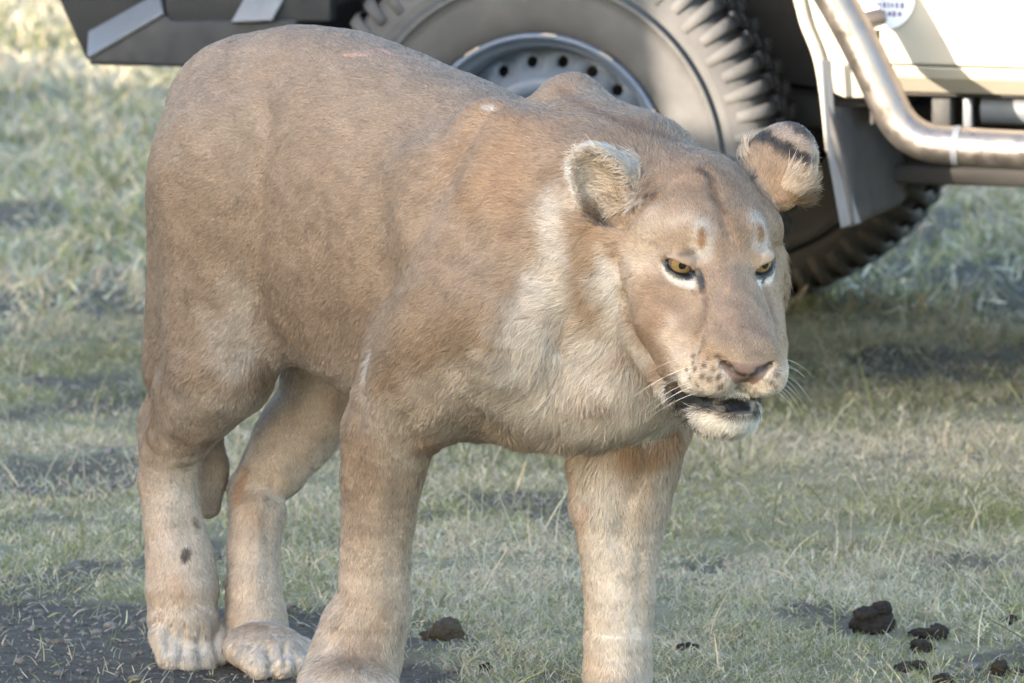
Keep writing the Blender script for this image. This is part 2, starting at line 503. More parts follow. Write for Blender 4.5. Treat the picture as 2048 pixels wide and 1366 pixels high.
# ---- front bumper
bl = V(170, 130, 0); 
prism('bumper', [(bl[0] + .004, bl[2]), (-.43, V(660, 142, 0)[2]), (-.43, V(660, 40, 0)[2]), xz(345, 42, 0), xz(328, 28, 0), xz(182, 112, 0)], .0, 1.62, DARKM, vehicle, .006)
solid('bumper_shelf', [[V(176, 116, -.004), V(328, 27, -.004), V(322, -14, .07), V(178, 66, .07)]], GREYM, vehicle, .008, .003)
prism('bumper_upright', [xz(330, 34, .005), xz(345, 46, .005), xz(660, 44, .005), xz(660, -90, .005), xz(322, -90, .005)], .008, .05, DARKM, vehicle, .005)
solid('bumper_step', [[V(462, 46, -.012), V(545, 42, -.012), V(590, -40, .02), V(510, -40, .02)]], GREYM, vehicle, .008, .003)
prism('grille_guard', [xz(112, -10, .09), xz(172, 124, .09), xz(330, 60, .09), xz(330, -240, .09), xz(60, -240, .09)], .09, 1.52, DARKM, vehicle, .008)
# ---- round sticker with two lines of faded print on the door
sc = V(1766, -6, YB - .006)
def disc_mesh(name, r, c, y, seg=48):
    v = [(c[0], y, c[2])] + [(c[0] + r * math.cos(2 * math.pi * k / seg), y, c[2] + r * math.sin(2 * math.pi * k / seg)) for k in range(seg)]
    f = [(0, 1 + (k + 1) % seg, 1 + k) for k in range(seg)]
    return mesh_np(name, v, f)
st = link('sticker', disc_mesh('sticker', .056, sc, YB - .0075), STICK, vehicle)
for r in range(5):
    zc = sc[2] + .030 - r * .0145
    hw = math.sqrt(max(.049 ** 2 - (zc - sc[2]) ** 2, 0)) * .86
    v = []; f = []
    x = -hw
    rr = random.Random(r)
    while x < hw - .004:
        w = rr.uniform(.003, .007); h = .0038 if rr.random() < .7 else .005
        b = len(v); v += [(sc[0] + x, YB - .0083, zc - h), (sc[0] + x + w, YB - .0083, zc - h), (sc[0] + x + w, YB - .0083, zc + h), (sc[0] + x, YB - .0083, zc + h)]
        f.append((b, b + 1, b + 2, b + 3)); x += w + rr.uniform(.0012, .004)
    link('print_line', mesh_np('print_line', v, f), INK, st)

# ------------------------------------------------------------------ lioness: implicit body, meshed with surface nets
PHI = math.radians(50)
L_O = np.array([0.047, -0.06, 0.0])                          # withers, dropped to the ground
L_A = np.array([math.cos(PHI), -math.sin(PHI), 0.0])         # forward
L_B = np.array([math.sin(PHI), math.cos(PHI), 0.0])          # to the animal's left
def body_to_world(p):
    p = np.asarray(p, float)
    return L_O + p[..., 0:1] * L_A + p[..., 1:2] * L_B + p[..., 2:3] * np.array([0, 0, 1.0])
def world_to_body(p):
    q = np.asarray(p, float) - L_O
    return np.stack([q @ L_A, q @ L_B, q[..., 2]], -1)
def S(u, v, b):
    """body coordinates of the photo ray where it meets the plane parallel to the sagittal one at b"""
    return tuple(world_to_body(on_plane(u, v, L_O + L_B * b, L_B)))

# head pose
H_YAW, H_PIT, H_ROL = math.radians(74), math.radians(15.2), math.radians(-2.0)
H_POS, H_S = np.array([0.281, -0.36, 0.700]), 1.16
def head_basis():
    c, s = math.cos(H_YAW), math.sin(H_YAW)
    f = np.array([c, -s, 0]); l = np.array([s, c, 0]); t = np.array([0, 0, 1.0])
    cp, sp = math.cos(H_PIT), math.sin(H_PIT)
    f, t = f * cp - t * sp, f * sp + t * cp
    cr, sr = math.cos(H_ROL), math.sin(H_ROL)
    l, t = l * cr + t * sr, t * cr - l * sr
    return np.stack([f, l, t], 1)
H_R = head_basis()
W2B = np.stack([L_A, L_B, [0, 0, 1.0]], 0)                   # world vector -> body vector
HB_R = W2B @ H_R                                             # head vector -> body vector
HB_O = world_to_body(H_POS)
def head_to_body(p):
    return (np.asarray(p, float) * H_S) @ HB_R.T + HB_O
def body_to_head(p):
    return ((p - HB_O) @ HB_R) / H_S

PR = []                                                      # primitives: (op, k, centre, bounding radius, function)
def rcone(a, b, r1, r2):
    a = np.asarray(a, np.float32); b = np.asarray(b, np.float32)
    ba = b - a; L2 = float(ba @ ba); rr = r1 - r2
    a2 = max(L2 - rr * rr, 1e-9); il2 = 1.0 / L2
    def f(p):
        pa = p - a
        y = pa @ ba; z = y - L2
        x2 = ((pa * L2 - y[:, None] * ba) ** 2).sum(1)
        y2 = y * y * L2; z2 = z * z * L2
        k = np.sign(rr) * rr * rr * x2
        d = (np.sqrt(x2 * a2 * il2) + y * rr) * il2 - r1
        m1 = np.sign(z) * a2 * z2 > k
        m2 = np.sign(y) * a2 * y2 < k
        d = np.where(m1, np.sqrt(x2 + z2) * il2 - r2, np.where(m2, np.sqrt(x2 + y2) * il2 - r1, d))
        return d
    return f, (a + b) / 2, math.sqrt(L2) / 2 + max(r1, r2)
def ellip(c, r, R=None):
    c = np.asarray(c, np.float32); r = np.asarray(r, np.float32)
    def f(p):
        q = p - c
        if R is not None: q = q @ R
        k0 = np.sqrt(((q / r) ** 2).sum(1)); k1 = np.sqrt(((q / (r * r)) ** 2).sum(1))
        return np.where(k1 > 1e-6, k0 * (k0 - 1.0) / np.maximum(k1, 1e-6), -r.min())
    return f, c, float(r.max())
def add(prim, k=0.03, op='u'):
    f, c, br = prim
    PR.append((op, k, np.asarray(c, np.float32), br, f))
def cone(a, b, r1, r2, k=0.03, op='u'): add(rcone(a, b, r1, r2), k, op)
def ell(c, r, k=0.03, op='u', R=None): add(ellip(c, r, None if R is None else np.asarray(R, np.float32)), k, op)
def chain(pts, k=0.03):
    for (p, r), (q, s) in zip(pts[:-1], pts[1:]): cone(p, q, r, s, k)
# the same in head space
def hcone(a, b, r1, r2, k=0.012, op='u'): cone(head_to_body(a), head_to_body(b), r1 * H_S, r2 * H_S, k * H_S, op)
def hell(c, r, k=0.012, op='u', R=None):
    B = HB_R if R is None else HB_R @ np.asarray(R)
    ell(head_to_body(c), np.asarray(r) * H_S, k * H_S, op, B)
def both(fn, *pts, **kw):
    for s in (-1, 1):
        fn(*[tuple((x[0], x[1] * s, x[2])) if (isinstance(x, tuple) and i < kw.get('n', 2)) else x for i, x in enumerate(pts)], **{k: v for k, v in kw.items() if k != 'n'})
def axes(x, z):
    """rotation matrix (columns) with first axis x and third close to z"""
    x = np.asarray(x, float); x = x / np.linalg.norm(x)
    y = np.cross(z, x); y /= np.linalg.norm(y)
    return np.stack([x, y, np.cross(x, y)], 1)

# ---- torso: elliptical sections along the spine
ST = np.array([  # a, top, bottom, half width
    (-0.85, .760, .690, .010), (-0.835, .800, .650, .040), (-0.80, .845, .610, .068), (-0.75, .893, .570, .095), (-0.67, .935, .525, .126),
    (-0.58, .955, .486, .152), (-0.46, .957, .448, .166), (-0.34, .938, .418, .176), (-0.22, .916, .400, .178), (-0.10, .890, .395, .168),
    (0.00, .880, .398, .156), (0.10, .872, .422, .143), (0.19, .862, .470, .124), (0.26, .845, .500, .100), (0.31, .800, .600, .050), (0.325, .75, .66, .008)])
_as = np.linspace(-0.85, 0.325, 400)
_lut = np.stack([np.interp(_as, ST[:, 0], ST[:, i]) for i in (1, 2, 3)], 1)
_ker = np.hanning(25); _ker /= _ker.sum()
_pad = np.pad(_lut, ((12, 12), (0, 0)), mode='reflect', reflect_type='odd')
_lut = np.stack([np.convolve(_pad[:, i], _ker, mode='valid') for i in range(3)], 1)
_lut[:, 2] = np.maximum(_lut[:, 2], .006)
def torso(p):
    a = np.clip(p[:, 0], _as[0], _as[-1])
    t, b, w = (np.interp(a, _as, _lut[:, i]) for i in range(3))
    # rounder above the middle, fuller below
    zc = b + (t - b) * 0.50; h = (t - b) * 0.5
    y = np.abs(p[:, 1]) / w; z = np.abs(p[:, 2] - zc) / h
    r = (y ** 2.25 + z ** 2.25) ** (1 / 2.25)
    d = (r - 1) * np.minimum(w, h) * 0.93
    return np.maximum(d, 0) + np.minimum(d, 0) + np.abs(p[:, 0] - a) * (d > -1)
PR.append(('u', 0.03, np.array([-.3, 0, .68], np.float32), 0.72, torso))

# ---- neck
chain([((.03, 0, .700), .162), ((.14, 0, .705), .138), ((.235, -.005, .715), .108)], .06)
cone((-.02, .075, .858), (.16, .045, .805), .045, .076, .05)                             # muscle ahead of the far shoulder
cone((-.02, -.070, .838), (.16, -.045, .790), .030, .065, .05)
# chest front and throat
ell((.12, 0, .545), (.122, .115, .100), .08)
# scapulae and shoulders
cone((-.035, -.080, .862), (.085, -.135, .62), .034, .085, .045)
cone((-.030, .080, .885), (.105, .130, .62), .036, .085, .045)
cone((-.10, -.120, .78), (-.02, -.150, .62), .05, .070, .06)
# right fore leg (weight on it, paw behind the shoulder)
FRe = S(778, 862, -.140)
cone((.080, -.140, .60), (-.10, -.145, .500), .085, .076, .05)
cone((-.06, -.135, .57), FRe, .080, .064, .05)
FRw = S(748, 1210, -.128)
chain([(FRe, .068), (S(766, 945, -.138), .0590), (S(758, 1020, -.135), .0535), (S(752, 1115, -.130), .0500), (FRw, .0520), (S(722, 1285, -.135), .056)], .006)
# left fore leg (striding forward)
FLe = S(1262, 850, .125)
cone((.105, .135, .60), FLe, .085, .070, .05)
chain([(FLe, .082), (S(1250, 930, .120), .0775), (S(1241, 1000, .115), .0715), (S(1240, 1075, .112), .0600), (S(1240, 1178, .110), .0515), (S(1237, 1270, .110), .0475), (S(1235, 1345, .110), .049)], .006)
# pelvis, thighs
cone((-.67, -.05, .82), (-.58, -.09, .74), .080, .115, .06)
cone((-.67, .05, .82), (-.58, .09, .74), .080, .115, .06)
# right hind leg (just leaving the ground)
HRk = S(442, 735, -.135); HRh = S(338, 895, -.105)
cone((-.595, -.090, .74), (HRk[0] - .01, HRk[1] + .005, HRk[2] + .03), .120, .082, .06)
cone((-.690, -.080, .70), S(366, 740, -.105), .072, .058, .06)
chain([(HRk, .080), (S(400, 790, -.125), .066), (S(360, 862, -.110), .048), (HRh, .043)], .010)
cone(S(318, 840, -.10), HRh, .022, .032, .02)
cone(S(330, 780, -.10), S(305, 862, -.10), .020, .020, .03)
chain([(HRh, .042), (S(334, 960, -.105), .0425), (S(346, 1050, -.105), .0435), (S(358, 1110, -.105), .049), (S(364, 1175, -.108), .054)], .006)
# left hind leg
HLk = S(645, 800, .110); HLh = S(512, 985, .035)
cone((-.585, .105, .74), HLk, .100, .060, .05)
chain([(HLk, .060), (S(598, 860, .095), .058), (S(552, 935, .058), .045), (HLh, .040)], .010)
cone(S(528, 860, .07), S(490, 978, .035), .013, .019, .02)
chain([(HLh, .041), (S(516, 1030, .020), .0415), (S(507, 1100, .000), .039), (S(508, 1170, -.014), .040), (S(512, 1245, -.024), .044), (S(518, 1285, -.028), .042)], .006)

# ---- paws: pad, four toes
def paw(c, yaw, L=0.075, W=0.058, Hh=0.042, toes=True, tip=0.0, kp=.025):
    c = np.asarray(c, float); cy, sy = math.cos(yaw), math.sin(yaw)
    f = np.array([cy, sy, 0]); l = np.array([-sy, cy, 0]); f = f * math.cos(tip) - np.array([0, 0, math.sin(tip)])
    R_ = np.stack([f, l, np.cross(f, l)], 1)
    ell(c, (L, W, Hh), kp, 'u', R_)
    for i, o in enumerate((-1.5, -.5, .5, 1.5)):
        q = c + f * (L * (.62 if abs(o) < 1 else .42)) + l * W * .50 * o + np.array([0, 0, -.004])
        q2 = q + f * .026 + np.array([0, 0, -.012])
        cone(q, q2, .021, .0185, .006)
HEAD_CAM = -math.radians(40)                                  # towards the camera, in body axes
def G(u, v, z=0.0): return tuple(world_to_body(on_ground(u, v, z)))
p = G(690, 1366, .042); paw((p[0], p[1], .042), -0.45, .080, .066, .044, kp=.05)
cone(S(725, 1268, -.133), S(704, 1345, -.140), .054, .062, .03)
p = G(1236, 1432, .03); paw((p[0], p[1], .036), -.10, .080, .058, .036)
p = S(367, 1235, -.112); paw((p[0] + .0, p[1], max(p[2], .060)), -.25, .058, .052, .050, tip=.75, kp=.010)
p = G(520, 1296, .033); paw((p[0] + .012, p[1], .034), -.12, .070, .055, .036, kp=.012)

# ---- tail
TAIL = [((-.80, 0, .82), .036), ((-.835, .01, .72), .026), ((-.85, .02, .58), .022), S(420, 830, .0) , S(425, 930, .005), S(418, 1010, .0)]
chain([TAIL[0], TAIL[1], TAIL[2], (TAIL[3], .019), (TAIL[4], .019), (TAIL[5], .017)], .02)

# ---- head
hell((-.078, 0, .022), (.105, .088, .086), .02)
hcone((-.048, 0, .042), (.004, 0, .016), .060, .050, .02)
both(hcone, (.010, .030, .046), (-.026, .066, .034), .024, .026, .035)                   # brows
both(hcone, (.012, .015, .012), (.148, .025, -.054), .025, .0235, .016)                 # bridge of the nose
hcone((.010, 0, .017), (.146, 0, -.0505), .026, .0250, .014)
both(hcone, (.050, .034, -.055), (.125, .030, -.080), .042, .034, .018)
both(hcone, (.075, .044, -.095), (.120, .040, -.092), .0245, .0265, .014)                 # muzzle sides
both(hell, (.133, .030, -.081), (.048, .0335, .0305), .008)                              # lip pads
hell((.158, 0, -.061), (.026, .038, .022), .010)                                        # nose pad
both(hcone, (-.050, .050, -.095), (.090, .022, -.142), .042, .024, .02)                 # jaw
hell((.120, 0, -.1365), (.042, .036, .028), .012)                                        # chin
both(hell, (-.040, .054, -.040), (.076, .042, .068), .025)                              # cheeks
both(hcone, (.034, .051, -.022), (-.055, .079, -.015), .022, .027, .02)                 # cheek bones
both(hcone, (-.080, .068, -.055), (-.12, .060, -.04), .052, .060, .03)                   # ruff
hcone((-.060, 0, -.060), (-.150, 0, -.040), .068, .090, .04)                            # throat
both(hcone, (.015, .052, -.065), (.070, .044, -.078), .036, .034, .025)                   # side of the face
# mouth, nostrils, philtrum
for s in (-1, 1):
    hcone((.082, .062 * s, -.127), (.118, .050 * s, -.122), .007, .0065, .004, 's')
    hcone((.118, .050 * s, -.122), (.165, .018 * s, -.1145), .0065, .005, .004, 's')
    hcone((.186, .015 * s, -.068), (.172, .030 * s, -.060), .0055, .004, .003, 's')
    hcone((.187, .008 * s, -.076), (.183, .016 * s, -.068), .0045, .005, .003, 's')
hcone((.165, .018, -.1145), (.165, -.018, -.1145), .005, .005, .004, 's')
hcone((.190, 0, -.084), (.186, 0, -.104), .003, .004, .004, 's')
# eyes: almond openings
EYE_C = {k: np.array([.0290, .0485 * k, .0165]) for k in (-1, 1)}
EYE_R = .0170
EYE_D = {}
EYE_AX = {}
for s in (-1, 1):
    d = np.array([.86, .42 * s, .10]); d /= np.linalg.norm(d); EYE_D[s] = d
    inner = np.array([.056, .030 * s, .003]); outer = np.array([.026, .070 * s, .014])
    ax = axes(outer - inner, d); EYE_AX[s] = ax
    up_ = ax[:, 1] if ax[2, 1] > 0 else -ax[:, 1]
    hell(tuple(EYE_C[s] + d * .0015), (.021, .0205, .0205), .014)                         # lids over the ball
    c = EYE_C[s] + d * .021 - up_ * .0048
    hell(tuple(c), (.0225, .0067, .016), .003, 's', ax)
    hcone(tuple(c - ax[:, 0] * .016 - up_ * .002), tuple(c - ax[:, 0] * .029 - up_ * .013), .0058, .002, .003, 's')
# ears
EARS = {-1: dict(base=(-.088, -.096, .038), top=(-.112, -.140, .110), face=(.88, -.40, .05), w=.039, h=.064),
        1: dict(base=(-.078, .080, .050), top=(-.100, .126, .138), face=(-.36, .90, -.20), w=.058, h=.058)}
for s, e in EARS.items():
    b_, t_ = np.array(e['base']), np.array(e['top'])
    upv = (t_ - b_); hgt = np.linalg.norm(upv); upv /= hgt
    fc = np.array(e['face'], float); fc -= upv * (fc @ upv); fc /= np.linalg.norm(fc)
    sd = np.cross(upv, fc)
    Rm = np.stack([sd, fc, upv], 1); e['R'] = Rm
    c = b_ + upv * (hgt * 1.02 - e['h'])
    e['c'] = c
    hell(tuple(c), (e['w'], .026, e['h']), .010, 'u', Rm)
    hell(tuple(c + fc * (.0205 if s < 0 else .016) + upv * .006), (e['w'] - .006, .027, e['h'] - .008), .004, 's', Rm)

def sdf(p, prims):
    d = np.full(len(p), 1.0, np.float32)
    for op, k, c, br, f in prims:
        e = f(p).astype(np.float32)
        if op == 'u':
            h = np.maximum(k - np.abs(d - e), 0) / k
            d = np.minimum(d, e) - h * h * k * 0.25
        else:
            e = -e
            h = np.maximum(k - np.abs(d - e), 0) / k
            d = np.maximum(d, e) + h * h * k * 0.25
    return d

def mesh_sdf(lo, hi, h, B=8):
    lo = np.asarray(lo, np.float32)
    nb = np.ceil((np.asarray(hi) - lo) / (h * B)).astype(int)
    n = nb * B + 1
    bs = h * B
    ii = np.stack(np.meshgrid(*[np.arange(k) for k in nb], indexing='ij'), -1).reshape(-1, 3)
    cen = (lo + (ii + .5) * bs).astype(np.float32)
    reach = bs * .87
    dc = np.concatenate([sdf(c, PR) for c in np.array_split(cen, max(1, len(cen) // 60000))])
    D = np.empty(n, np.float32)
    D[:] = 1.0
    Dn = np.where(dc < 0, -1.0, 1.0).reshape(nb)
    D[:-1, :-1, :-1] = np.repeat(np.repeat(np.repeat(Dn, B, 0), B, 1), B, 2)
    near = np.nonzero(np.abs(dc) < reach * 1.8 + .012)[0]
    loc = np.stack(np.meshgrid(*[np.arange(B + 1)] * 3, indexing='ij'), -1).reshape(-1, 3)
    # group neighbouring blocks so that far primitives are skipped
    key = (ii[near] // 6) @ np.array([10000, 100, 1])
    order = np.argsort(key, kind='stable'); near = near[order]; key = key[order]
    cuts = np.nonzero(np.diff(key))[0] + 1
    for grp in np.split(near, cuts):
        cc = cen[grp]; mid = cc.mean(0); rad = np.linalg.norm(cc - mid, axis=1).max() + reach
        prims = [q for q in PR if np.linalg.norm(q[2] - mid) < q[3] + rad + q[1] + .02]
        idx = ii[grp][:, None, :] * B + loc[None]
        pts = (lo + idx.reshape(-1, 3) * h).astype(np.float32)
        d = sdf(pts, prims)
        ix = idx.reshape(-1, 3)
        D[ix[:, 0], ix[:, 1], ix[:, 2]] = d
    s = D < 0
    cnt = np.zeros(np.array(n) - 1, np.uint8)
    for a in (0, 1):
        for b in (0, 1):
            for c in (0, 1):
                cnt += s[a:n[0] - 1 + a, b:n[1] - 1 + b, c:n[2] - 1 + c]
    act = np.argwhere((cnt > 0) & (cnt < 8))
    m = np.array(n) - 1
    flat = act @ np.array([m[1] * m[2], m[2], 1])
    corners = np.array([(a, b, c) for a in (0, 1) for b in (0, 1) for c in (0, 1)])
    val = np.stack([D[act[:, 0] + a, act[:, 1] + b, act[:, 2] + c] for a, b, c in corners], 1)
    acc = np.zeros((len(act), 3)); num = np.zeros(len(act))
    for i in range(8):
        for j in range(i + 1, 8):
            if np.abs(corners[i] - corners[j]).sum() != 1: continue
            x = (val[:, i] < 0) != (val[:, j] < 0)
            t = val[:, i] / np.where(x, val[:, i] - val[:, j], 1)
            q = corners[i] + t[:, None] * (corners[j] - corners[i])
            acc += np.where(x[:, None], q, 0); num += x
    V = lo + (act + acc / num[:, None]) * h
    Q = []
    for ax in range(3):
        sl0 = [slice(None)] * 3; sl1 = [slice(None)] * 3
        sl0[ax] = slice(0, -1); sl1[ax] = slice(1, None)
        e = np.argwhere(s[tuple(sl0)] != s[tuple(sl1)])
        u, w = (ax + 1) % 3, (ax + 2) % 3
        e = e[(e[:, u] > 0) & (e[:, w] > 0) & (e[:, u] < m[u]) & (e[:, w] < m[w])]
        neg = s[e[:, 0], e[:, 1], e[:, 2]]
        quad = []
        for du, dw in ((1, 1), (0, 1), (0, 0), (1, 0)):
            g = e.copy(); g[:, u] -= du; g[:, w] -= dw
            quad.append(np.searchsorted(flat, g @ np.array([m[1] * m[2], m[2], 1])))
        quad = np.stack(quad, 1)
        quad[~neg] = quad[~neg][:, ::-1]
        Q.append(quad)
    return V, np.concatenate(Q)

def sdf_at(p):
    """field at arbitrary points, nearby primitives only"""
    p = np.asarray(p, np.float32)
    out = np.empty(len(p), np.float32)
    key = np.floor(p / .06).astype(int) @ np.array([10000, 100, 1])
    o = np.argsort(key, kind='stable'); ks = key[o]
    for g in np.split(o, np.nonzero(np.diff(ks))[0] + 1):
        c = p[g].mean(0)
        prims = [q for q in PR if np.linalg.norm(q[2] - c) < q[3] + .075 + q[1] + .02]
        out[g] = sdf(p[g], prims)
    return out
def gradient(p, e=.0015):
    g = np.stack([sdf_at(p + np.eye(3)[i] * e) - sdf_at(p - np.eye(3)[i] * e) for i in range(3)], 1)
    return g / np.maximum(np.linalg.norm(g, axis=1, keepdims=True), 1e-9)

LV, LQ = mesh_sdf((-1.03, -.32, -.01), (.72, .34, 1.02), 0.0035)

# ------------------------------------------------------------------ lioness: coat colours, fur, eyes, whiskers
LN = gradient(LV)
LW = body_to_world(LV)
LNW = LN @ W2B                                              # normals in world axes
LH = body_to_head(LV)
tri = np.concatenate([LQ[:, [0, 1, 2]], LQ[:, [0, 2, 3]]])
bvh = BVHTree.FromPolygons([tuple(x) for x in LW], [tuple(int(i) for i in q) for q in LQ])
def at(u, v):
    """point of the animal's surface under a photo pixel"""
    h = bvh.ray_cast(Vector(CAM), Vector(ray(u, v)))
    return None if h[0] is None else np.array(h[0])

def fbm(p, f, seed=0, oct=3):
    """cheap smooth noise from sums of rotated sines, about -1..1"""
    r = np.random.default_rng(seed); out = np.zeros(len(p)); amp = 1.0; tot = 0
    for o in range(oct):
        acc = np.zeros(len(p))
        for _ in range(5):
            k = r.normal(size=3); k *= f / np.linalg.norm(k) * r.uniform(.7, 1.3)
            acc += np.sin(p @ k + r.uniform(0, 6.28))
        out += amp * acc / 2.2; tot += amp; amp *= .55; f *= 2.1
    return out / tot

# ---- sculpting on the meshed surface: creases (depth > 0) and swellings (depth < 0) along lines, pushed along the normals
SC_N = LN.copy(); SC_V = LV.copy(); SC_W = LW.copy()
def crease(pts, r, depth, where=None):
    global SC_V
    ps = [at(*p) for p in pts]; ps = [p for p in ps if p is not None]
    if not ps: return
    if len(ps) == 1: ps = ps * 2
    rr = r / 1420.0; dmin = np.full(len(LW), 9.0)
    for a, b in zip(ps[:-1], ps[1:]):
        ab = b - a; t = np.clip(((LW - a) @ ab) / max(ab @ ab, 1e-12), 0, 1)
        dmin = np.minimum(dmin, np.linalg.norm(LW - a - t[:, None] * ab, axis=1))
    w = np.exp(-(dmin / rr) ** 2) * depth
    SC_V = SC_V - SC_N * w[:, None]
crease([(985, 225), (930, 300), (870, 400), (820, 500), (775, 600), (740, 690), (726, 780)], 32, .0068)
crease([(1030, 250), (980, 330), (925, 420), (875, 520), (830, 620), (800, 700)], 55, -.0060)
crease([(1002, 228), (965, 320), (940, 380)], 22, -.0050)
crease([(560, 130), (535, 240), (522, 350), (514, 460), (510, 560), (518, 640)], 36, .0055)
crease([(440, 260), (450, 420), (455, 540)], 60, -.0060)
crease([(360, 300), (352, 450), (360, 600), (350, 720)], 24, .0035)
crease([(600, 520), (660, 640)], 70, .0050)
crease([(560, 640), (640, 730), (710, 790)], 30, -.0050)
for i, (x0, x1) in enumerate(((690, 640), (745, 690), (800, 735))):
    crease([(x0, 300 + 20 * i), (x1 + 10, 420 + 20 * i), (x1, 540 + 10 * i)], 15, .0018)
crease([(1010, 420), (985, 500), (990, 570)], 20, .0045)
crease([(1062, 560), (1025, 640), (1040, 720)], 38, .0080)
crease([(1150, 620), (1120, 680)], 22, .0040)
crease([(1130, 700), (1122, 780), (1118, 868)], 30, .0090)
crease([(1230, 790), (1260, 810)], 70, -.0050)
crease([(1000, 800), (1050, 830)], 60, -.0060)
crease([(940, 690), (880, 770), (820, 830)], 26, .0045)
crease([(800, 840), (840, 880), (880, 905)], 24, .0060)
crease([(722, 820), (706, 900), (700, 960)], 14, .0040)
crease([(760, 900), (740, 1050)], 26, -.0020); crease([(805, 930), (790, 1060), (788, 1150)], 16, .0022)
crease([(680, 1215), (750, 1230), (815, 1222)], 26, .0020)
crease([(310, 780), (302, 862)], 10, .0040); crease([(292, 892), (345, 915), (398, 908)], 20, .0025)
crease([(330, 930), (340, 1060)], 16, -.0025); crease([(372, 950), (375, 1080)], 14, .0025)
crease([(516, 850), (486, 955)], 10, .0045); crease([(530, 1000), (515, 1100), (515, 1180)], 14, -.0020)
crease([(548, 960), (532, 1040), (532, 1150)], 12, .0022)
crease([(1150, 885), (1240, 880), (1340, 868)], 22, .0070)
crease([(1300, 900), (1255, 1000), (1240, 1080)], 24, .0045); crease([(1200, 930), (1190, 1040)], 40, -.0030)
crease([(1285, 1100), (1275, 1250)], 14, .0030); crease([(1215, 1100), (1225, 1260)], 18, -.0020)
for x in (338, 368, 402): crease([(x, 1252), (x - 2, 1300)], 7, .0045)
for x in (500, 535, 566): crease([(x, 1285), (x + 2, 1335)], 6, .0050)
# face
crease([(1409, 588), (1414, 622), (1406, 652), (1392, 682)], 9, .0048); crease([(1527, 572), (1540, 610), (1552, 650)], 8, .0040)
crease([(1378, 588), (1350, 600)], 24, .0035)
crease([(1455, 560), (1475, 650)], 30, -.0020)
crease([(1418, 345), (1428, 390), (1444, 432), (1462, 480)], 10, .0032)
crease([(1345, 478), (1392, 470)], 22, -.0035); crease([(1515, 458), (1540, 470)], 18, -.0030)
crease([(1330, 506), (1360, 500), (1392, 512)], 6, .0030); crease([(1528, 500), (1560, 495)], 6, .0025)
crease([(1312, 396), (1284, 424), (1252, 462)], 9, .0035); crease([(1275, 372), (1310, 384)], 8, .0025)
crease([(1395, 690), (1376, 735), (1350, 772)], 14, .0055); crease([(1340, 690), (1330, 730)], 24, .0040)
crease([(1330, 600), (1300, 640)], 34, -.0040)
crease([(1438, 712), (1464, 736)], 6, .0050); crease([(1538, 727), (1516, 740)], 6, .0050)
crease([(1497, 760), (1493, 786)], 5, .0040)
crease([(1400, 838), (1455, 830), (1500, 824)], 7, -.0040)
crease([(1232, 520), (1246, 600), (1285, 690), (1330, 756)], 20, .0085)
crease([(1262, 560), (1290, 650)], 30, -.0040)
SC_V = SC_V + SC_N * (.0016 * fbm(LV, 28, 31) + .0007 * fbm(LV, 75, 32))[:, None] * (LV[:, 2:3] > .12)
LV = SC_V
def vertex_normals(v, q):
    n = np.cross(v[q[:, 2]] - v[q[:, 0]], v[q[:, 3]] - v[q[:, 1]])
    out = np.zeros_like(v)
    for k in range(4):
        for c in range(3): out[:, c] += np.bincount(q[:, k], n[:, c], len(v))
    return out / np.maximum(np.linalg.norm(out, axis=1, keepdims=True), 1e-12)
LN = vertex_normals(LV, LQ)
LN[(LN * SC_N).sum(1) < 0] *= -1
LW = body_to_world(LV); LNW = LN @ W2B; LH = body_to_head(LV)
bvh = BVHTree.FromPolygons([tuple(x) for x in LW], [tuple(int(i) for i in q) for q in LQ])
TAN = np.array([.292, .213, .150]); BACK = np.array([.272, .202, .149]); CREAM = np.array([.525, .448, .375])
WHITE = np.array([.650, .628, .595]); DARK = np.array([.130, .085, .060]); BLACK = np.array([.010, .0095, .010])
RUST = np.array([.360, .215, .120]); GREYB = np.array([.330, .235, .180]); PINK = np.array([.420, .235, .185])
LC = np.tile(TAN, (len(LV), 1))
def lay(w, c):
    global LC
    w = np.clip(w, 0, 1)[:, None]
    LC = LC * (1 - w) + np.asarray(c) * w
def sstep(x, a, b):
    t = np.clip((x - a) / (b - a), 0, 1); return t * t * (3 - 2 * t)
n3_ = fbm(LV, 300, 33); n1 = fbm(LV, 22, 1); n2 = fbm(LV, 70, 2)
A_, B_, Z_ = LV.T
isbody = sstep(-LH[:, 0], .10, .16)
lay(sstep(Z_ + .02 * n1, .62, .90) * isbody, BACK)
lay(sstep(-LN[:, 2] + .15 * n1, .15, .75) * sstep(-Z_, -.62, -.45), CREAM)                # belly
lay(sstep(-Z_ + .03 * n1, -.42, -.15) * .70 * (Z_ < .50), CREAM)                          # lower legs paler, more so to offset weak light near the ground
lay(sstep(-Z_ + .012 * n1, -.075, -.03) * .45, WHITE)                                     # toes
inner = np.where(B_ < 0, LN[:, 1], -LN[:, 1])
lay(sstep(inner, .2, .8) * sstep(-Z_, -.55, -.40) * .8, CREAM)                            # insides of the legs

def stroke(pts, r, c, strength=1.0, soft=.6, n=0.3, world_r=None, where=None):
    """paint along a polyline given in photo pixels: distances are measured on the animal, in metres"""
    ps = [at(*p) for p in pts]; ps = [p for p in ps if p is not None]
    if not ps: return
    rr = r / 1420.0
    dmin = np.full(len(LW), 9.0)
    if len(ps) == 1: ps = ps * 2
    for a, b in zip(ps[:-1], ps[1:]):
        ab = b - a; L2 = max(ab @ ab, 1e-12)
        t = np.clip(((LW - a) @ ab) / L2, 0, 1)
        dmin = np.minimum(dmin, np.linalg.norm(LW - a - t[:, None] * ab, axis=1))
    d = dmin / rr + n * n2
    w = strength * (1 - sstep(d, 1 - soft, 1 + soft * .3))
    if where is not None: w = w * where
    lay(w, c)
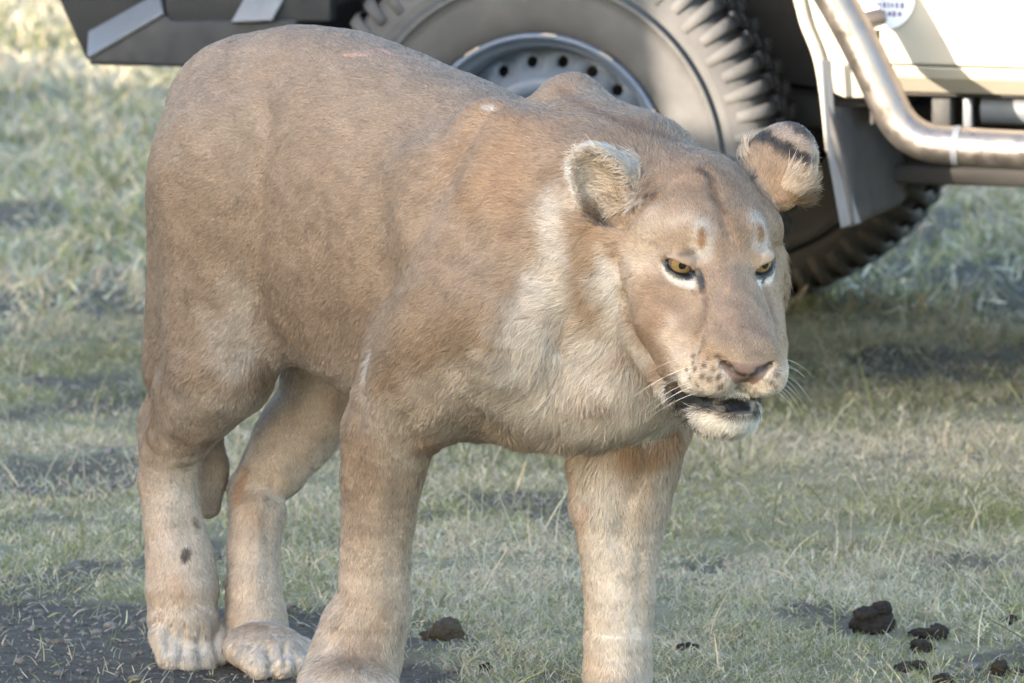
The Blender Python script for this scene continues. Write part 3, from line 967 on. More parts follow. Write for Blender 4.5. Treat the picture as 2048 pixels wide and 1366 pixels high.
# ---- trunk and legs
stroke([(1110, 430), (1100, 520), (1120, 580)], 62, WHITE, .62, .9)
stroke([(1208, 490), (1225, 560), (1240, 630)], 15, WHITE, .5, 1.0)
stroke([(1080, 230), (1030, 300), (1000, 380)], 120, RUST * .95, .45, 1.0)
stroke([(1000, 215), (900, 330)], 70, RUST, .30, 1.0)
stroke([(1060, 700), (960, 790), (1080, 800), (1180, 720), (1240, 830), (1130, 840)], 115, CREAM * .5 + WHITE * .55, .95, .9)
stroke([(880, 780), (1000, 850)], 85, CREAM*1.05, .75, 1.0)
stroke([(1160, 840), (1300, 860)], 40, WHITE, .5, 1.0)
stroke([(1215, 785), (1200, 795)], 30, DARK * 1.6, .65, .9)
stroke([(1250, 705), (1240, 712)], 14, PINK, .35, .9)
stroke([(1180, 960), (1200, 1100), (1230, 1280)], 85, WHITE * .93, .55, 1.0)
stroke([(1320, 930), (1290, 1100)], 50, CREAM * .95, .6, 1.0)
stroke([(1255, 900), (1300, 905), (1335, 880)], 35, RUST * .75, .8, .9)
stroke([(1160, 1045), (1175, 1010)], 14, PINK, .5, .9)
stroke([(840, 890), (885, 885)], 40, RUST * .85, .7, 1.0)
stroke([(740, 720), (728, 760)], 18, WHITE, .55, .9)
stroke([(735, 800), (780, 850)], 70, CREAM, .45, 1.0)
stroke([(480, 590), (500, 640), (450, 660)], 60, CREAM, .65, 1.0)
stroke([(470, 740), (500, 700)], 40, CREAM, .7, 1.0)
stroke([(345, 1000), (350, 1100), (360, 1180)], 75, CREAM * 1.03, .75, 1.0)
stroke([(365, 1190), (345, 1160)], 34, RUST * 1.2, .45, 1.0)
stroke([(330, 820), (400, 870), (350, 880)], 40, GREYB * .9, .45, 1.0)
stroke([(372, 1105), (369, 1115)], 10, BLACK * 3, .85, .6)
stroke([(391, 1040), (394, 1048)], 11, DARK, .7, .7)
stroke([(480, 985), (520, 1040)], 22, DARK * 2, .45, 1.0)
stroke([(505, 1130), (510, 1210)], 55, CREAM, .7, 1.0)
stroke([(490, 940), (475, 1000)], 16, RUST * 1.1, .8, .9)
stroke([(505, 1255), (570, 1262)], 18, RUST * 1.15, .5, 1.0)
stroke([(420, 880), (425, 1000)], 22, GREYB * .75, .6, .9)
stroke([(750, 1240), (700, 1330)], 65, TAN * .90, .8, 1.0)
stroke([(690, 1310), (760, 1330)], 40, RUST * .8, .35, 1.0)
stroke([(690, 112), (735, 112), (765, 100), (790, 112), (850, 122)], 6, PINK * 1.25, .9, .6)
stroke([(760, 112), (830, 124)], 6, RUST * .8, .5, .6)
stroke([(975, 216), (990, 218)], 10, WHITE, .5, .8)
stroke([(1125, 180), (1180, 215), (1230, 240), (1290, 268), (1350, 288)], 18, DARK * 1.3, .80, .9)
stroke([(520, 600), (515, 660)], 14, DARK * 1.6, .4, 1.0)
# ---- head
hd = sstep(LH[:, 0], -.16, -.10)
FH = LH[:, 0]; HL = LH[:, 1]; HT = LH[:, 2]
stroke([(1300, 330), (1400, 350), (1440, 420), (1520, 420)], 115, np.array([.235, .162, .115]), .65, 1.0)
stroke([(1290, 480), (1260, 560)], 70, CREAM * .98, .65, 1.0)
stroke([(1300, 590), (1340, 620), (1300, 650)], 55, np.array([.270, .180, .125]), .60, 1.0)
stroke([(1205, 560), (1240, 650), (1290, 720)], 34, WHITE * .95, .60, 1.0)
stroke([(1340, 680), (1360, 720)], 45, CREAM, .7, 1.0)
stroke([(1460, 560), (1480, 660)], 62, np.array([.260, .180, .130]), .65, 1.0)
stroke([(1465, 655), (1520, 665)], 40, np.array([.190, .125, .095]), .70, 1.0)
stroke([(1400, 345), (1422, 360), (1432, 400), (1448, 430)], 11, DARK * .8, .9, .8)
stroke([(1385, 338), (1405, 335)], 15, DARK * 1.5, .5, .9)
stroke([(1352, 448), (1370, 440)], 30, CREAM, .5, 1.0)
stroke([(1455, 440), (1470, 480)], 20, DARK * 2, .35, 1.0)
stroke([(1312, 396), (1284, 424), (1252, 462)], 6, DARK, .7, .8)
stroke([(1262, 376), (1300, 384)], 9, DARK * 1.3, .5, .9)
for px, py in ((1403, 478), (1519, 469)):
    stroke([(px, py - 24), (px + 2, py + 18)], 30, WHITE * .9, .55, 1.0)
    stroke([(px, py - 12), (px + 1, py + 10)], 12, RUST * .75, 1.0, .6)
    stroke([(px, py - 8), (px, py - 4)], 4, DARK, .7, .6)
for s in (-1, 1):                                            # rims of the eyes
    c = EYE_C[s] + EYE_D[s] * .017
    q = (LH - c) @ EYE_AX[s]
    up_s = 1 if EYE_AX[s][2, 1] > 0 else -1
    qx, qy = q[:, 0], q[:, 1] * up_s + .0042
    rad = np.sqrt(((qx + .002) / .0275) ** 2 + ((qy + .0025) / .0118) ** 2)
    closeby = np.linalg.norm(LH - c, axis=1) < .05
    # white below the eye
    lay(closeby * (1 - sstep(np.sqrt(((qx + .006) / .030) ** 2 + ((qy + .0100) / .0112) ** 2), .65, 1.10)) * .80, WHITE)
    lay(closeby * (1 - sstep(rad, .76, .92)), BLACK)
stroke([(1397, 545), (1404, 566), (1408, 582)], 8, BLACK * 1.5, .95, .5)
stroke([(1524, 535), (1524, 565)], 6, BLACK * 1.5, .9, .5)
stroke([(1410, 585), (1414, 615), (1406, 650), (1394, 672)], 7, DARK * 1.3, .75, .8)
stroke([(1528, 570), (1536, 605), (1550, 645)], 6, DARK * 1.3, .7, .8)
stroke([(1362, 508), (1384, 506)], 9, DARK * .7, .75, .8)
# muzzle
lay((1 - sstep(np.abs(HT + .086) + .3 * np.abs(np.abs(HL) - .03), .016, .040)) * sstep(FH, .085, .115) * .85, CREAM * 1.05)
lay(sstep(-HT, .080, .098) * sstep(FH, .120, .150) * sstep(HT, -.122, -.113) * .95, WHITE * 1.1)
lay(sstep(-HT, .098, .110) * sstep(FH, .085, .110) * sstep(HT, -.122, -.113) * .8, WHITE)
lay(sstep(-HT, .127, .137) * sstep(FH, .03, .06), WHITE * 1.1)                                   # chin
mz = sstep(FH, .068, .080)
mouth_t = -.1285 + (FH - .082) * .16
lay(mz * (1 - sstep(np.abs(HT - mouth_t + .004), .0080, .0120)) * (1 - sstep(FH, .168, .176)), BLACK * .7)
stroke([(1346, 778), (1352, 800), (1370, 822), (1392, 832)], 19, BLACK, 1.0, .4, where=(FH > .055) & (HT < -.112))
for (px, py) in ((1388, 712), (1402, 704), (1420, 716), (1412, 730), (1392, 738), (1408, 752), (1424, 756), (1440, 752), (1388, 726), (1375, 740), (1400, 770), (1430, 738), (1444, 770), (1382, 756), (1550, 748), (1540, 760), (1548, 770)):
    stroke([(px, py)], 6.5, DARK * .8, .9, .6)
stroke([(1356, 790), (1378, 806)], 17, BLACK, 1.0, .4, where=(FH > .055) & (HT < -.108))
# nose pad
hn = (LH - np.array([.170, 0, -.064]))
np_w = (1 - sstep(np.abs(HL) / np.clip(.012 + (HT + .086) * .85, .004, .038), .9, 1.05)) * sstep(HT, -.089, -.084) * (1 - sstep(HT, -.056, -.050)) * (FH > .150)
lay(np_w, np.array([.175, .118, .102]))
lay((1 - sstep(np.abs(HL), .0035, .006)) * sstep(-HT, .080, .085) * (HT > -.108) * (FH > .165), DARK * .8)
stroke([(1436, 712), (1462, 736), (1488, 750)], 7, BLACK * 1.5, .9, .6)
stroke([(1540, 726), (1520, 738), (1502, 750)], 7, BLACK * 1.5, .9, .6)
# ears
for s, e in EARS.items():
    q = (LH - e['c']) @ e['R']; ear = (np.abs(q[:, 0]) < e['w'] * 1.12) & (np.abs(q[:, 1]) < .034) & (np.abs(q[:, 2]) < .075)
    nh = (LN @ HB_R) @ e['R']
    front = sstep(nh[:, 1], .0, .4)
    hgt = q[:, 2]
    top = sstep(hgt, -.020, .0)
    lay(ear * (1 - front) * top, TAN * .92)
    if s > 0:
        hgt = hgt + .0035 * n2 + .003 * n3_; band = sstep(hgt, .008, .022) * (1 - sstep(hgt, .028, .038))
        lay(ear * (1 - front) * band * .97, BLACK * 1.6)
        lay(ear * (1 - front) * sstep(hgt, .032, .038), np.array([.27, .22, .185]))
        lay(ear * (1 - front) * sstep(hgt, .046, .051) * .8, BLACK * 2)
    else:
        lay(ear * (1 - front) * top * .8, BLACK * 2)
    lay(ear * front * top * .85, CREAM)
    edge = sstep(np.sqrt((q[:, 0] / e['w']) ** 2 + (q[:, 2] / .066) ** 2), .86, .97)
    lay(ear * edge * sstep(hgt, .004, .022) * (1.0 if s < 0 else .25) * .8, WHITE * .95)
stroke([(1233, 338), (1242, 352), (1252, 366)], 11, BLACK * 2.5, .9, .7)  # shade of the ear's hollow put into the coat colour
stroke([(1205, 440), (1218, 452)], 12, DARK, .7, .9)
stroke([(1190, 420), (1205, 490)], 22, RUST, .5, 1.0)

n3 = fbm(LV, 170, 3)
LC = np.clip(LC * (1 + .035 * n1 + .045 * n2 + (.045 + .07 * hd) * n3)[:, None], .005, 1)

LION_AT = body_to_world(np.array([-.33, 0, 0]))
lion = empty('lioness', tuple(LION_AT))
tag(lion, 'tan lioness walking past the cream off-road vehicle, mouth slightly open', 'lioness')

m = NT('lioness_skin')
at_ = m.n('Attribute', attribute_name='coat')
bwn = m.n('RGBToBW'); m.l(at_.outputs['Color'], bwn.inputs[0])
wet = m.n('MapRange'); wet.inputs['From Min'].default_value = .01; wet.inputs['From Max'].default_value = .06; wet.inputs['To Min'].default_value = .28; wet.inputs['To Max'].default_value = .75
m.l(bwn.outputs[0], wet.inputs['Value'])                       # bare dark lips and eye rims are moist
m.set(Base_Color=at_.outputs['Color'], Roughness=wet.outputs[0], Specular_IOR_Level=.4)
m.bump(m.noise(260, 4), .5, .002)
SKIN = m.m
bm_ = mesh_np('body', LW - LION_AT, LQ)
ca = bm_.attributes.new('coat', 'FLOAT_COLOR', 'POINT')
c4 = np.ones((len(LC), 4), np.float32); c4[:, :3] = LC * .82
ca.data.foreach_set('color', c4.ravel())
body = link('body', bm_, SKIN, lion)

# ---- fur: hairs follow a flow field set by anchors (place, direction, length, lift)
AN = []
def an(p, d, L, lift): AN.append((p, d, L, lift))
for a in (-.8, -.65, -.5, -.35, -.2, -.05):
    for s in (-1, 1):
        an((a, .04 * s, .92), (-1, .1 * s, -.1), .0072, .17)
        an((a, .16 * s, .72), (-.85, 0, -.6), .0076, .17)
        an((a, .10 * s, .47), (-.6, 0, -.6), .012, .28)
for s in (-1, 1):
    an((.05, .16 * s, .66), (-.6, 0, -.75), .0078, .17)
    an((.10, .10 * s, .82), (-1, .1 * s, -.35), .010, .25)
    an((.20, .12 * s, .70), (-.9, .2 * s, -.5), .011, .25)
    an((.20, .10 * s, .50), (-.35, .1 * s, -.9), .034, .38)
    an((.05, .08 * s, .42), (-.3, 0, -.9), .034, .42)
    an((-.10, .06 * s, .40), (-.5, 0, -.8), .018, .4)
    an((-.62, .15 * s, .60), (-.45, 0, -.85), .007, .16)
    an((-.78, .10 * s, .70), (-.3, 0, -1), .007, .16)
    an((-.62, .10 * s, .38), (-.3, 0, -1), .007, .16)
for u, v, b in ((780, 900, -.14), (755, 1100, -.13), (720, 1280, -.13), (1250, 930, .12), (1240, 1150, .11), (1236, 1330, .11), (335, 950, -.1), (350, 1100, -.1), (365, 1230, -.11), (560, 910, .07), (508, 1100, .03), (520, 1250, .02)):
    an(S(u, v, b), (-.1, 0, -1), .0068 if v < 1200 else .011, .18)
def hn_(p, d, L, lift): AN.append((head_to_body(p), HB_R @ np.asarray(d, float), L, lift))
hn_((.14, 0, -.03), (-1, 0, .45), .004, .2); hn_((.08, 0, .0), (-1, 0, .45), .0042, .16)
hn_((.02, 0, .06), (-.8, 0, .55), .0052, .2); hn_((-.06, 0, .10), (-1, 0, .15), .008, .22); hn_((-.14, 0, .09), (-1, 0, -.1), .014, .3)
for s in (-1, 1):
    hn_((.06, .05 * s, -.02), (-.8, .5 * s, -.2), .0040, .16)
    hn_((.00, .07 * s, .05), (-.8, .3 * s, .4), .0052, .2)
    hn_((-.02, .10 * s, -.03), (-.8, .3 * s, -.45), .009, .25)
    hn_((-.08, .11 * s, -.05), (-.7, .4 * s, -.6), .030, .45)
    hn_((-.08, .09 * s, -.12), (-.6, .3 * s, -.8), .032, .45)
    hn_((.02, .06 * s, -.10), (-.8, .2 * s, -.6), .016, .35)
    hn_((.13, .055 * s, -.085), (-.6, .6 * s, -.5), .0035, .3)
    hn_((.16, .03 * s, -.10), (-.3, .4 * s, -.8), .007, .3)
    hn_((.12, .03 * s, -.165), (-.35, .1 * s, -1), .026, .5)
    hn_((.06, .03 * s, -.16), (-.5, .1 * s, -.9), .026, .45)
AP = np.array([a[0] for a in AN]); AD = np.array([np.asarray(a[1], float) / np.linalg.norm(a[1]) for a in AN])
AL = np.array([a[2] for a in AN]); AF = np.array([a[3] for a in AN])

P3 = LV[tri]
area = np.linalg.norm(np.cross(P3[:, 1] - P3[:, 0], P3[:, 2] - P3[:, 0]), axis=1) * .5
fc = P3.mean(1)
tri_n = LN[tri].mean(1)
view = (tri_n @ np.array([(-FW) @ L_A, (-FW) @ L_B, -FW[2]]))
dens = np.where(view > -.15, 1.0, .30)
hh = LH[tri].mean(1)
headw = sstep(hh[:, 0], -.12, -.02)
dens = dens * (1 + 1.6 * headw)
lipz = (LC[tri].mean(1).max(1) < .06) & (hh[:, 0] > -.02)       # bare lips and eye rims
pad = np_w[tri].mean(1) > .4
dens[lipz | pad] = 0
for s in (-1, 1):
    c = EYE_C[s] + EYE_D[s] * .018
    dens[np.linalg.norm(hh - c, axis=1) < .016] = 0
pr = area * dens; pr /= pr.sum()
NF = 640000
ti = rng.choice(len(tri), NF, p=pr)
r1 = np.sqrt(rng.random(NF)); r2 = rng.random(NF)
bw = np.stack([1 - r1, r1 * (1 - r2), r1 * r2], 1)
root = (P3[ti] * bw[:, :, None]).sum(1)
nrm = (LN[tri[ti]] * bw[:, :, None]).sum(1); nrm /= np.linalg.norm(nrm, axis=1, keepdims=True)
rc = (LC[tri[ti]] * bw[:, :, None]).sum(1)
drn = np.empty((NF, 3)); Ln = np.empty(NF); Lf = np.empty(NF)
for i in range(0, NF, 40000):
    q = root[i:i + 40000]
    w = 1.0 / (((q[:, None, :] - AP[None]) ** 2).sum(2) + 2e-4) ** 2
    w /= w.sum(1, keepdims=True)
    drn[i:i + 40000] = w @ AD; Ln[i:i + 40000] = w @ AL; Lf[i:i + 40000] = w @ AF
# ears: hairs run up and out, long at the front edge
rh = body_to_head(root)
for s, e in EARS.items():
    q = (rh - e['c']) @ e['R']
    k = (np.abs(q[:, 0]) < e['w'] * 1.15) & (np.abs(q[:, 1]) < .036) & (q[:, 2] > -.030) & (q[:, 2] < .08)
    nl = (nrm @ HB_R) @ e['R']
    out = np.stack([q[:, 0] / e['w'], np.zeros(NF), .9 + 0 * q[:, 0]], 1)
    inside = nl[:, 1] > .15
    out[inside, 0] *= 1.2; out[inside, 1] = .5
    dd = (out @ e['R'].T) @ HB_R.T
    drn[k] = dd[k]
    lowf = sstep(-q[:, 2], -.012, .030)
    Ln[k] = np.where(inside, .017 + .014 * lowf, .005 + .004 * lowf)[k]
    Lf[k] = np.where(inside, .55, .25)[k]
    rim_ = k & (np.sqrt((q[:, 0] / e['w']) ** 2 + (q[:, 2] / .060) ** 2) > .82) & (q[:, 2] > 0)
    Ln[rim_] = .006
    if s < 0:
        tu = k & inside & (q[:, 0] > -.45 * e['w']) & (rng.random(NF) < .8)
        dv = np.stack([-.55 + .2 * rng.normal(size=NF), np.full(NF, .45), .45 + .25 * rng.normal(size=NF)], 1)
        drn[tu] = ((dv @ e['R'].T) @ HB_R.T)[tu]; Ln[tu] = .024; Lf[tu] = .5
        rc[tu] = rc[tu] * .3 + CREAM * .7
    if s > 0:
        fr = k & (q[:, 2] < .012) & (q[:, 2] > -.022) & ((inside) | (q[:, 0] < -.6 * e['w']) | (q[:, 0] > .6 * e['w'])) & (rng.random(NF) < sstep(-q[:, 2], -.012, .006) * .75)
        Ln[fr] = .021; Lf[fr] = .5; rc[fr] = rc[fr] * .35 + CREAM * .65
drn -= nrm * (drn * nrm).sum(1, keepdims=True)
drn /= np.maximum(np.linalg.norm(drn, axis=1, keepdims=True), 1e-6)
sidev = np.cross(nrm, drn)
swirl = .28 * fbm(root, 35, 5) + .22 * fbm(root, 190, 6) + rng.normal(0, .22, NF)
drn = drn * np.cos(swirl)[:, None] + sidev * np.sin(swirl)[:, None]
Ln = Ln * rng.uniform(.65, 1.3, NF)
lift = np.clip(Lf * rng.uniform(.6, 1.5, NF) + .12 * fbm(root, 120, 8), .05, .9)
side2 = rng.normal(0, .10, (NF, 1)) * sidev
p0 = root - nrm * .0012
p1 = root + (drn * np.cos(lift)[:, None] + nrm * np.sin(lift)[:, None] + side2) * (Ln * .5)[:, None]
p2 = p1 + (drn * np.cos(lift * .35)[:, None] + nrm * np.sin(lift * .35)[:, None] + side2 * 2.2) * (Ln * .5)[:, None]
# long hair gathers into tufts
cell = np.floor(root / .0105); hsh = np.sin(cell @ np.array([127.1, 311.7, 74.7])[:, None] * np.array([[1.0, 1.7, 2.3]])) * 43758.5453
cen = (cell + (hsh - np.floor(hsh))) * .0105
pull = cen - root; pull -= nrm * (pull * nrm).sum(1, keepdims=True)
cl_ = .62 * np.clip((Ln - .009) / .016, 0, 1)[:, None]
p1 = p1 + pull * cl_ * .45; p2 = p2 + pull * cl_
pts = body_to_world(np.stack([p0, p1, p2], 1)) - LION_AT
tone = rng.normal(1, .13, NF) + .11 * fbm(root, 230, 9) + .06 * fbm(root, 90, 10)
rc = np.clip(rc * tone[:, None], .004, 1)
tip = rng.random(NF) < .05
rc[tip] *= .55
rw = np.where(rh[:, 0] > -.02, .00032, .00040) * rng.uniform(.8, 1.25, NF)
rad = rw[:, None] * np.array([1.0, .8, .22])
m = NT('fur_strands')
ac = m.n('Attribute', attribute_name='strand_colour')
an_ = m.n('Attribute', attribute_name='root_normal')
m.set(Base_Color=ac.outputs['Color'], Roughness=.62, Specular_IOR_Level=.25)
m.l(an_.outputs['Vector'], m.b.inputs['Normal'])
FUR = m.m
fur = hair_object('fur', pts, rad, rc, FUR, lion)
nw = (nrm * .8 + drn * rng.normal(0, .18, (NF, 1)) + sidev * rng.normal(0, .18, (NF, 1))) @ W2B
nw /= np.linalg.norm(nw, axis=1, keepdims=True)
na = fur.data.attributes.new('root_normal', 'FLOAT_VECTOR', 'CURVE')
na.data.foreach_set('vector', nw.astype(np.float32).ravel())
fur['kind'] = 'stuff'

# ---- eyes
def lathe(profile, seg=32):
    """profile (r, z) pairs -> verts, quads around z"""
    v = []; f = []
    for k in range(seg):
        t = 2 * math.pi * k / seg
        for r, z in profile: v.append((r * math.cos(t), r * math.sin(t), z))
    n = len(profile)
    for k in range(seg):
        for i in range(n - 1):
            a = k * n + i; b = ((k + 1) % seg) * n + i
            f.append((a, b, b + 1, a + 1))
    return np.array(v), np.array(f)
def dome(r, t0, t1, n=10): return [(r * math.sin(t), r * math.cos(t)) for t in np.linspace(t0, t1, n)]
m = NT('eye_white'); EYE_W = m.set(Base_Color=(.10, .075, .055), Roughness=.12)
m = NT('iris'); tc = m.n('TexCoord'); gr = m.n('TexGradient', gradient_type='SPHERICAL')
EYE_I = m.set(Base_Color=m.ramp(m.noise(400, 3), [(.3, (.150, .098, .040)), (.7, (.240, .165, .075))]), Roughness=.10, Specular_IOR_Level=.6)
m = NT('pupil'); EYE_P = m.set(Base_Color=(.006, .006, .006), Roughness=.08)
GAZE = np.array([.93, .06, -.10])
for s in (-1, 1):
    g = EYE_D[s] * .55 + GAZE * .45; g /= np.linalg.norm(g)
    g = H_R @ g
    q = Vector(g).to_track_quat('Z', 'Y')
    R_ = EYE_R * H_S
    c = body_to_world(head_to_body(EYE_C[s])) - LION_AT
    for nm, prof, mt in (('eye', dome(R_, .0, math.pi, 16), EYE_W), ('iris', dome(R_ * 1.012, .0, .84, 10), EYE_I), ('pupil', dome(R_ * 1.026, .0, .27, 6), EYE_P)):
        v, f = lathe([(max(r, 1e-5), z) for r, z in prof], 28)
        v = np.array([tuple(q @ Vector(x)) for x in v]) + c
        o = link(nm, mesh_np(nm, v, f), mt, lion if nm == 'eye' else eye_o)
        if nm == 'eye': eye_o = o

# ---- whiskers
WK = []
for s in (-1, 1):
    for i in range(10):
        row = i % 4
        p = np.array([.150 - .012 * (i // 4) + rng.normal(0, .002), (.044 + .004 * (i // 4)) * s, -.072 - .010 * row])
        d = np.array([-.15 - .1 * rng.random(), 1.0 * s, -.10 - .12 * row + rng.normal(0, .12)]); d /= np.linalg.norm(d)
        L = rng.uniform(.035, .075)
        ts = np.linspace(0, 1, 6)
        c = p + d * (ts * L)[:, None] + np.array([-.02, 0, -.045]) * (ts ** 2)[:, None] * L / .09
        WK.append(body_to_world(head_to_body(c)) - LION_AT)
WK = np.array(WK)
hair_object('whiskers', WK, np.linspace(.00024, .00008, 6), np.tile([.6, .58, .55], (len(WK), 1)), NT('whisker').set(Base_Color=(.75, .72, .68), Roughness=.4), lion)

# ------------------------------------------------------------------ unseen truck, added left of the view to block sun off the animal
sun_h = np.array([math.sin(SUN_AZ), math.cos(SUN_AZ), 0.0]); across = np.array([-sun_h[1], sun_h[0], 0.0])
t_o = sun_h * 4.58
t_yaw = math.atan2(across[1], across[0])
truck = empty('added_shade_truck', tuple(t_o), t_yaw)
tag(truck, 'unseen green truck added out of view to shade the lioness', 'truck')
GREENP = paint('green_paint', (.10, .12, .07), DUST, .4, dust=.4)
def tp(name, poly, y0, y1, mat): return prism(name, poly, y0, y1, mat, truck, .03)
tp('chassis', [(-7.6, .45), (1.05, .45), (1.05, .75), (-7.6, .75)], -1.7, .0, UNDER)
tp('shade_cab', [(-1.925, .70), (1.05, .70), (1.12, 1.3), (1.05, 2.085), (-1.925, 2.085)], -1.75, .02, GREENP)  # box heights shaped to shade the animal and leave sun on tyre and panel
tp('shade_block', [(-4.4, .70), (-1.935, .70), (-1.935, 2.40), (-4.4, 2.40)], -1.78, .03, GREENP)
tp('shade_body', [(-7.7, .70), (-4.41, .70), (-4.41, 2.22), (-7.7, 2.20)], -1.78, .03, GREENP)
for x in (-6.2, -.1):
    for y in (-1.6, -.05):
        w = empty('wheel', (x, y, .50)); w.parent = truck
        v, f = spin([(.24, .02), (.30, -.01), (.44, .0), (.50, .04), (.50, .20), (.44, .24), (.30, .25), (.24, .22)], 48)
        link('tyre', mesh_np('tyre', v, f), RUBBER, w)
        v, f = spin([(.245, .02), (.22, .04), (.20, .08), (.08, .06), (.001, .05)], 40)
        link('rim', mesh_np('rim', v, f), GREENP, w)

# ------------------------------------------------------------------ grass
m = NT('grass_blades')
ac = m.n('Attribute', attribute_name='strand_colour')
an_ = m.n('Attribute', attribute_name='root_normal')
m.set(Base_Color=ac.outputs['Color'], Roughness=.75, Specular_IOR_Level=.08)
m.l(an_.outputs['Vector'], m.b.inputs['Normal'])
GRASS = m.m
def grass(name, N, xr, yr, length, width, label, lie=.9, dens_pow=1.0, sparse=0.0):
    x = rng.uniform(*xr, N); y = rng.uniform(*yr, N)
    bb = bare(x, y)
    cl = vfbm(x, y, 6, 61)
    keep = rng.random(N) < np.clip((1 - bb * .97), 0, 1) * np.clip((cl - .22) * 2.6, .10, 1)
    x, y, cl = x[keep], y[keep], cl[keep]; n = len(x)
    z = ground_height(x, y)
    az = rng.uniform(0, 2 * math.pi, n) + 0
    tilt = np.clip(rng.normal(lie, .35, n), .05, 1.5)
    L = length * rng.uniform(.45, 1.35, n) * (.55 + .9 * cl)
    d = np.stack([np.cos(az) * np.sin(tilt), np.sin(az) * np.sin(tilt), np.cos(tilt)], 1)
    p0 = np.stack([x, y, z - .004], 1)
    p1 = p0 + d * (L * .5)[:, None]
    p2 = p1 + (d + np.array([0, 0, -.25]) + rng.normal(0, .13, (n, 3))) * (L * .5)[:, None]
    p2[:, 2] = np.maximum(p2[:, 2], z + .002)
    green = np.array([.290, .282, .120]); blue = np.array([.345, .340, .195]); straw = np.array([.740, .600, .400]); grey = np.array([.600, .505, .375]); lime = np.array([.450, .430, .165])
    zone = vfbm(x, y, 1.6, 71); zone2 = vfbm(x, y, 5, 75)
    w = rng.random(n) + (zone - .5) * 1.1 + (zone2 - .5) * .7
    col = np.where((w < .24)[:, None], green, np.where((w < .33)[:, None], blue, np.where((w < .42)[:, None], lime, np.where((w < .72)[:, None], grey, straw))))
    col = np.clip(col * rng.normal(1, .18, (n, 1)), .01, .8)
    pts = np.stack([p0, p1, p2], 1)
    rad = (width * rng.uniform(.6, 1.3, n))[:, None] * np.array([1, .85, .2])
    o = hair_object(name, pts, rad, col, GRASS)
    nr = np.array([0, 0, 1.0]) + rng.normal(0, .45, (n, 3)); nr /= np.linalg.norm(nr, axis=1, keepdims=True)
    a = o.data.attributes.new('root_normal', 'FLOAT_VECTOR', 'CURVE'); a.data.foreach_set('vector', nr.astype(np.float32).ravel())
    tag(o, label, 'grass', kind='stuff')
    return o
grass('grass', 560000, (-1.55, 1.55), (-.9, 4.2), .024, .00065, 'short patchy green and straw coloured grass on the ground')
grass('grass', 260000, (-2.2, 2.2), (4.2, 12.5), .055, .0015, 'longer pale grass growing beyond the parked vehicle')
# taller bent stalks
grass('dry_stalks', 1500, (-1.6, 1.6), (-.6, 4.0), .10, .0009, 'thin dry stalks standing up out of the short grass', lie=.55)

# crumbs of loose soil on the bare patch
bm = bmesh.new(); bmesh.ops.create_icosphere(bm, subdivisions=1, radius=1.0)
ico_v = np.array([tuple(q.co) for q in bm.verts]); ico_f = np.array([[q.index for q in f.verts] for f in bm.faces]); bm.free()
cx = rng.uniform(-1.5, 1.5, 60000); cy = rng.uniform(-.8, 4.0, 60000)
kp = rng.random(60000) < bare(cx, cy) * .55
cx, cy = cx[kp][:9000], cy[kp][:9000]; n = len(cx)
sz = .0016 + .0035 * rng.random(n) ** 3 + .006 * (rng.random(n) < .02)
cv = ico_v[None] * (sz[:, None, None] * rng.uniform(.6, 1.4, (n, len(ico_v), 1))) * np.array([1.2, 1.2, .8]) + np.stack([cx, cy, ground_height(cx, cy) + sz * .2], 1)[:, None]
cf = (ico_f[None] + (np.arange(n) * len(ico_v))[:, None, None]).reshape(-1, 3)
m = NT('soil_crumb'); SOILC = m.set(Base_Color=m.ramp(m.noise(60, 4), [(.3, (.060, .053, .047)), (.7, (.170, .155, .140))]), Roughness=.95)
tag(link('soil_crumbs', mesh_np('soil_crumbs', cv.reshape(-1, 3), cf), SOILC, smooth=False), 'loose dark soil crumbs scattered over the bare patch', 'soil', kind='stuff')

# ------------------------------------------------------------------ dung lumps
m = NT('dung')
tc = m.n('TexCoord').outputs['Object']
DUNG = m.set(Base_Color=m.ramp(m.noise(120, 6, .7, vec=tc), [(.35, (.014, .012, .011)), (.6, (.035, .029, .024)), (.8, (.085, .070, .055))]), Roughness=.9, Specular_IOR_Level=.2)
m.bump(m.noise(160, 6, .7, vec=tc), .9, .006)
def dung(u, v, lumps, seed, label, mat=None):
    """a pile of squashed lumps (offset x, y, z, radii) in centimetres"""
    r = np.random.default_rng(seed); base = on_ground(u, v); base[2] = float(ground_height(np.array([base[0]]), np.array([base[1]]))[0])
    parts = []
    for (x, y, z, a, b, c) in lumps:
        bm = bmesh.new(); bmesh.ops.create_icosphere(bm, subdivisions=4, radius=1.0)
        co = np.array([tuple(q.co) for q in bm.verts]); fs = np.array([[q.index for q in f.verts] for f in bm.faces]); bm.free()
        k = 1 + .24 * fbm(co + r.normal(size=3) * 5, 3.0, seed) + .12 * fbm(co + seed, 8, seed + 1) + .07 * fbm(co + seed, 22, seed + 2)
        co = co * k[:, None] * np.array([a, b, c]) + np.array([x, y, z]); parts.append((co * .01, fs))
    vv, ff = join_np(parts)
    o = link('dung_lump', mesh_np('dung_lump', vv, ff), mat or DUNG)
    o.location = base
    tag(o, label, 'dung', 'dark dung lumps on the grass')
    return o
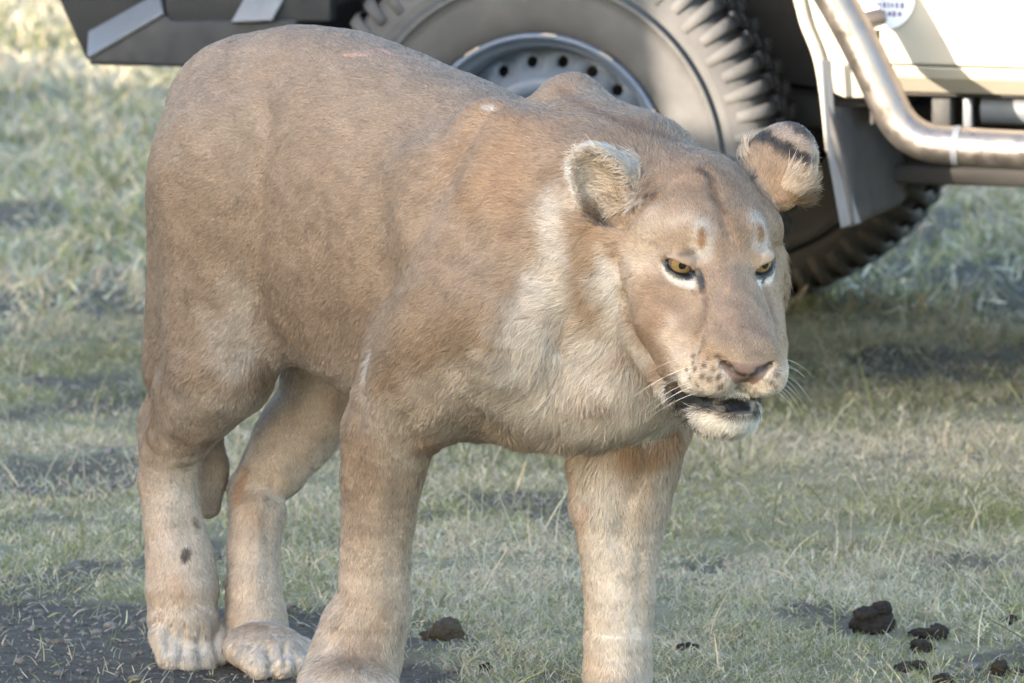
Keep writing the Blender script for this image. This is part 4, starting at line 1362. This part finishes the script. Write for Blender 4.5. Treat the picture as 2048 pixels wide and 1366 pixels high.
dung(1745, 1262, [(-1.2, 0, 1.2, 2.2, 2.0, 1.5), (.9, .3, 1.5, 2.3, 2.0, 1.8), (-.8, .2, 2.9, 2.2, 1.9, 1.2), (1.5, .2, 3.6, 1.5, 1.4, 1.3), (-.2, -1.0, .9, 2.6, 1.4, 1.2)], 3, 'largest black layered dung pile with rounded lumps heaped two high')
dung(1868, 1272, [(-1.6, 0, .6, 2.2, 1.5, .9), (.6, 0, 1.1, 1.6, 1.4, 1.2)], 4, 'low flat dung lump with one raised end, beside the largest pile')
dung(1838, 1300, [(0, 0, .8, 1.6, 1.3, 1.1), (1.0, .2, .6, 1.2, 1.0, .9)], 5, 'small dark dung lump half sunk in grass just before the flat lump')
dung(1822, 1338, [(-.8, 0, .7, 1.8, 1.4, 1.0), (1.1, .2, .8, 1.9, 1.4, 1.0)], 6, 'wide low dung lump made of two joined halves')
dung(1888, 1358, [(0, 0, .5, 1.4, 1.0, .8)], 7, 'small oval dung crumb beside the two-halved lump')
dung(1998, 1342, [(0, 0, .9, 1.2, 1.1, 1.2), (1.8, .3, .4, 2.2, 1.1, .6)], 8, 'pointed dung lump with a flat tail, apart from the others')
dung(2018, 1240, [(0, 0, .5, 1.4, 1.0, .8)], 9, 'tiny lone dung crumb in the grass well away from the heap')
dung(1376, 1296, [(0, 0, .5, 1.5, 1.1, .7)], 10, 'flat brown dung crumb beside the lioness left forepaw')
BROWN = NT('brown_clod'); tcb = BROWN.n('TexCoord').outputs['Object']
BROWN.set(Base_Color=BROWN.ramp(BROWN.noise(120, 6, .7, vec=tcb), [(.3, (.030, .024, .018)), (.7, (.085, .066, .048))]), Roughness=.95)
BROWN.bump(BROWN.noise(160, 6, .7, vec=tcb), .9, .006)
dung(893, 1275, [(0, 0, 1.3, 2.3, 2.0, 1.9), (-1.9, .2, .6, 1.8, 1.4, .9), (1.6, 0, .5, 1.6, 1.4, .8)], 11, 'rounded brown dung clod on bare soil between the forelegs', BROWN.m)
dung(972, 1340, [(0, 0, .6, 1.0, .9, .8)], 12, 'small black dung crumb on bare soil between the forelegs')
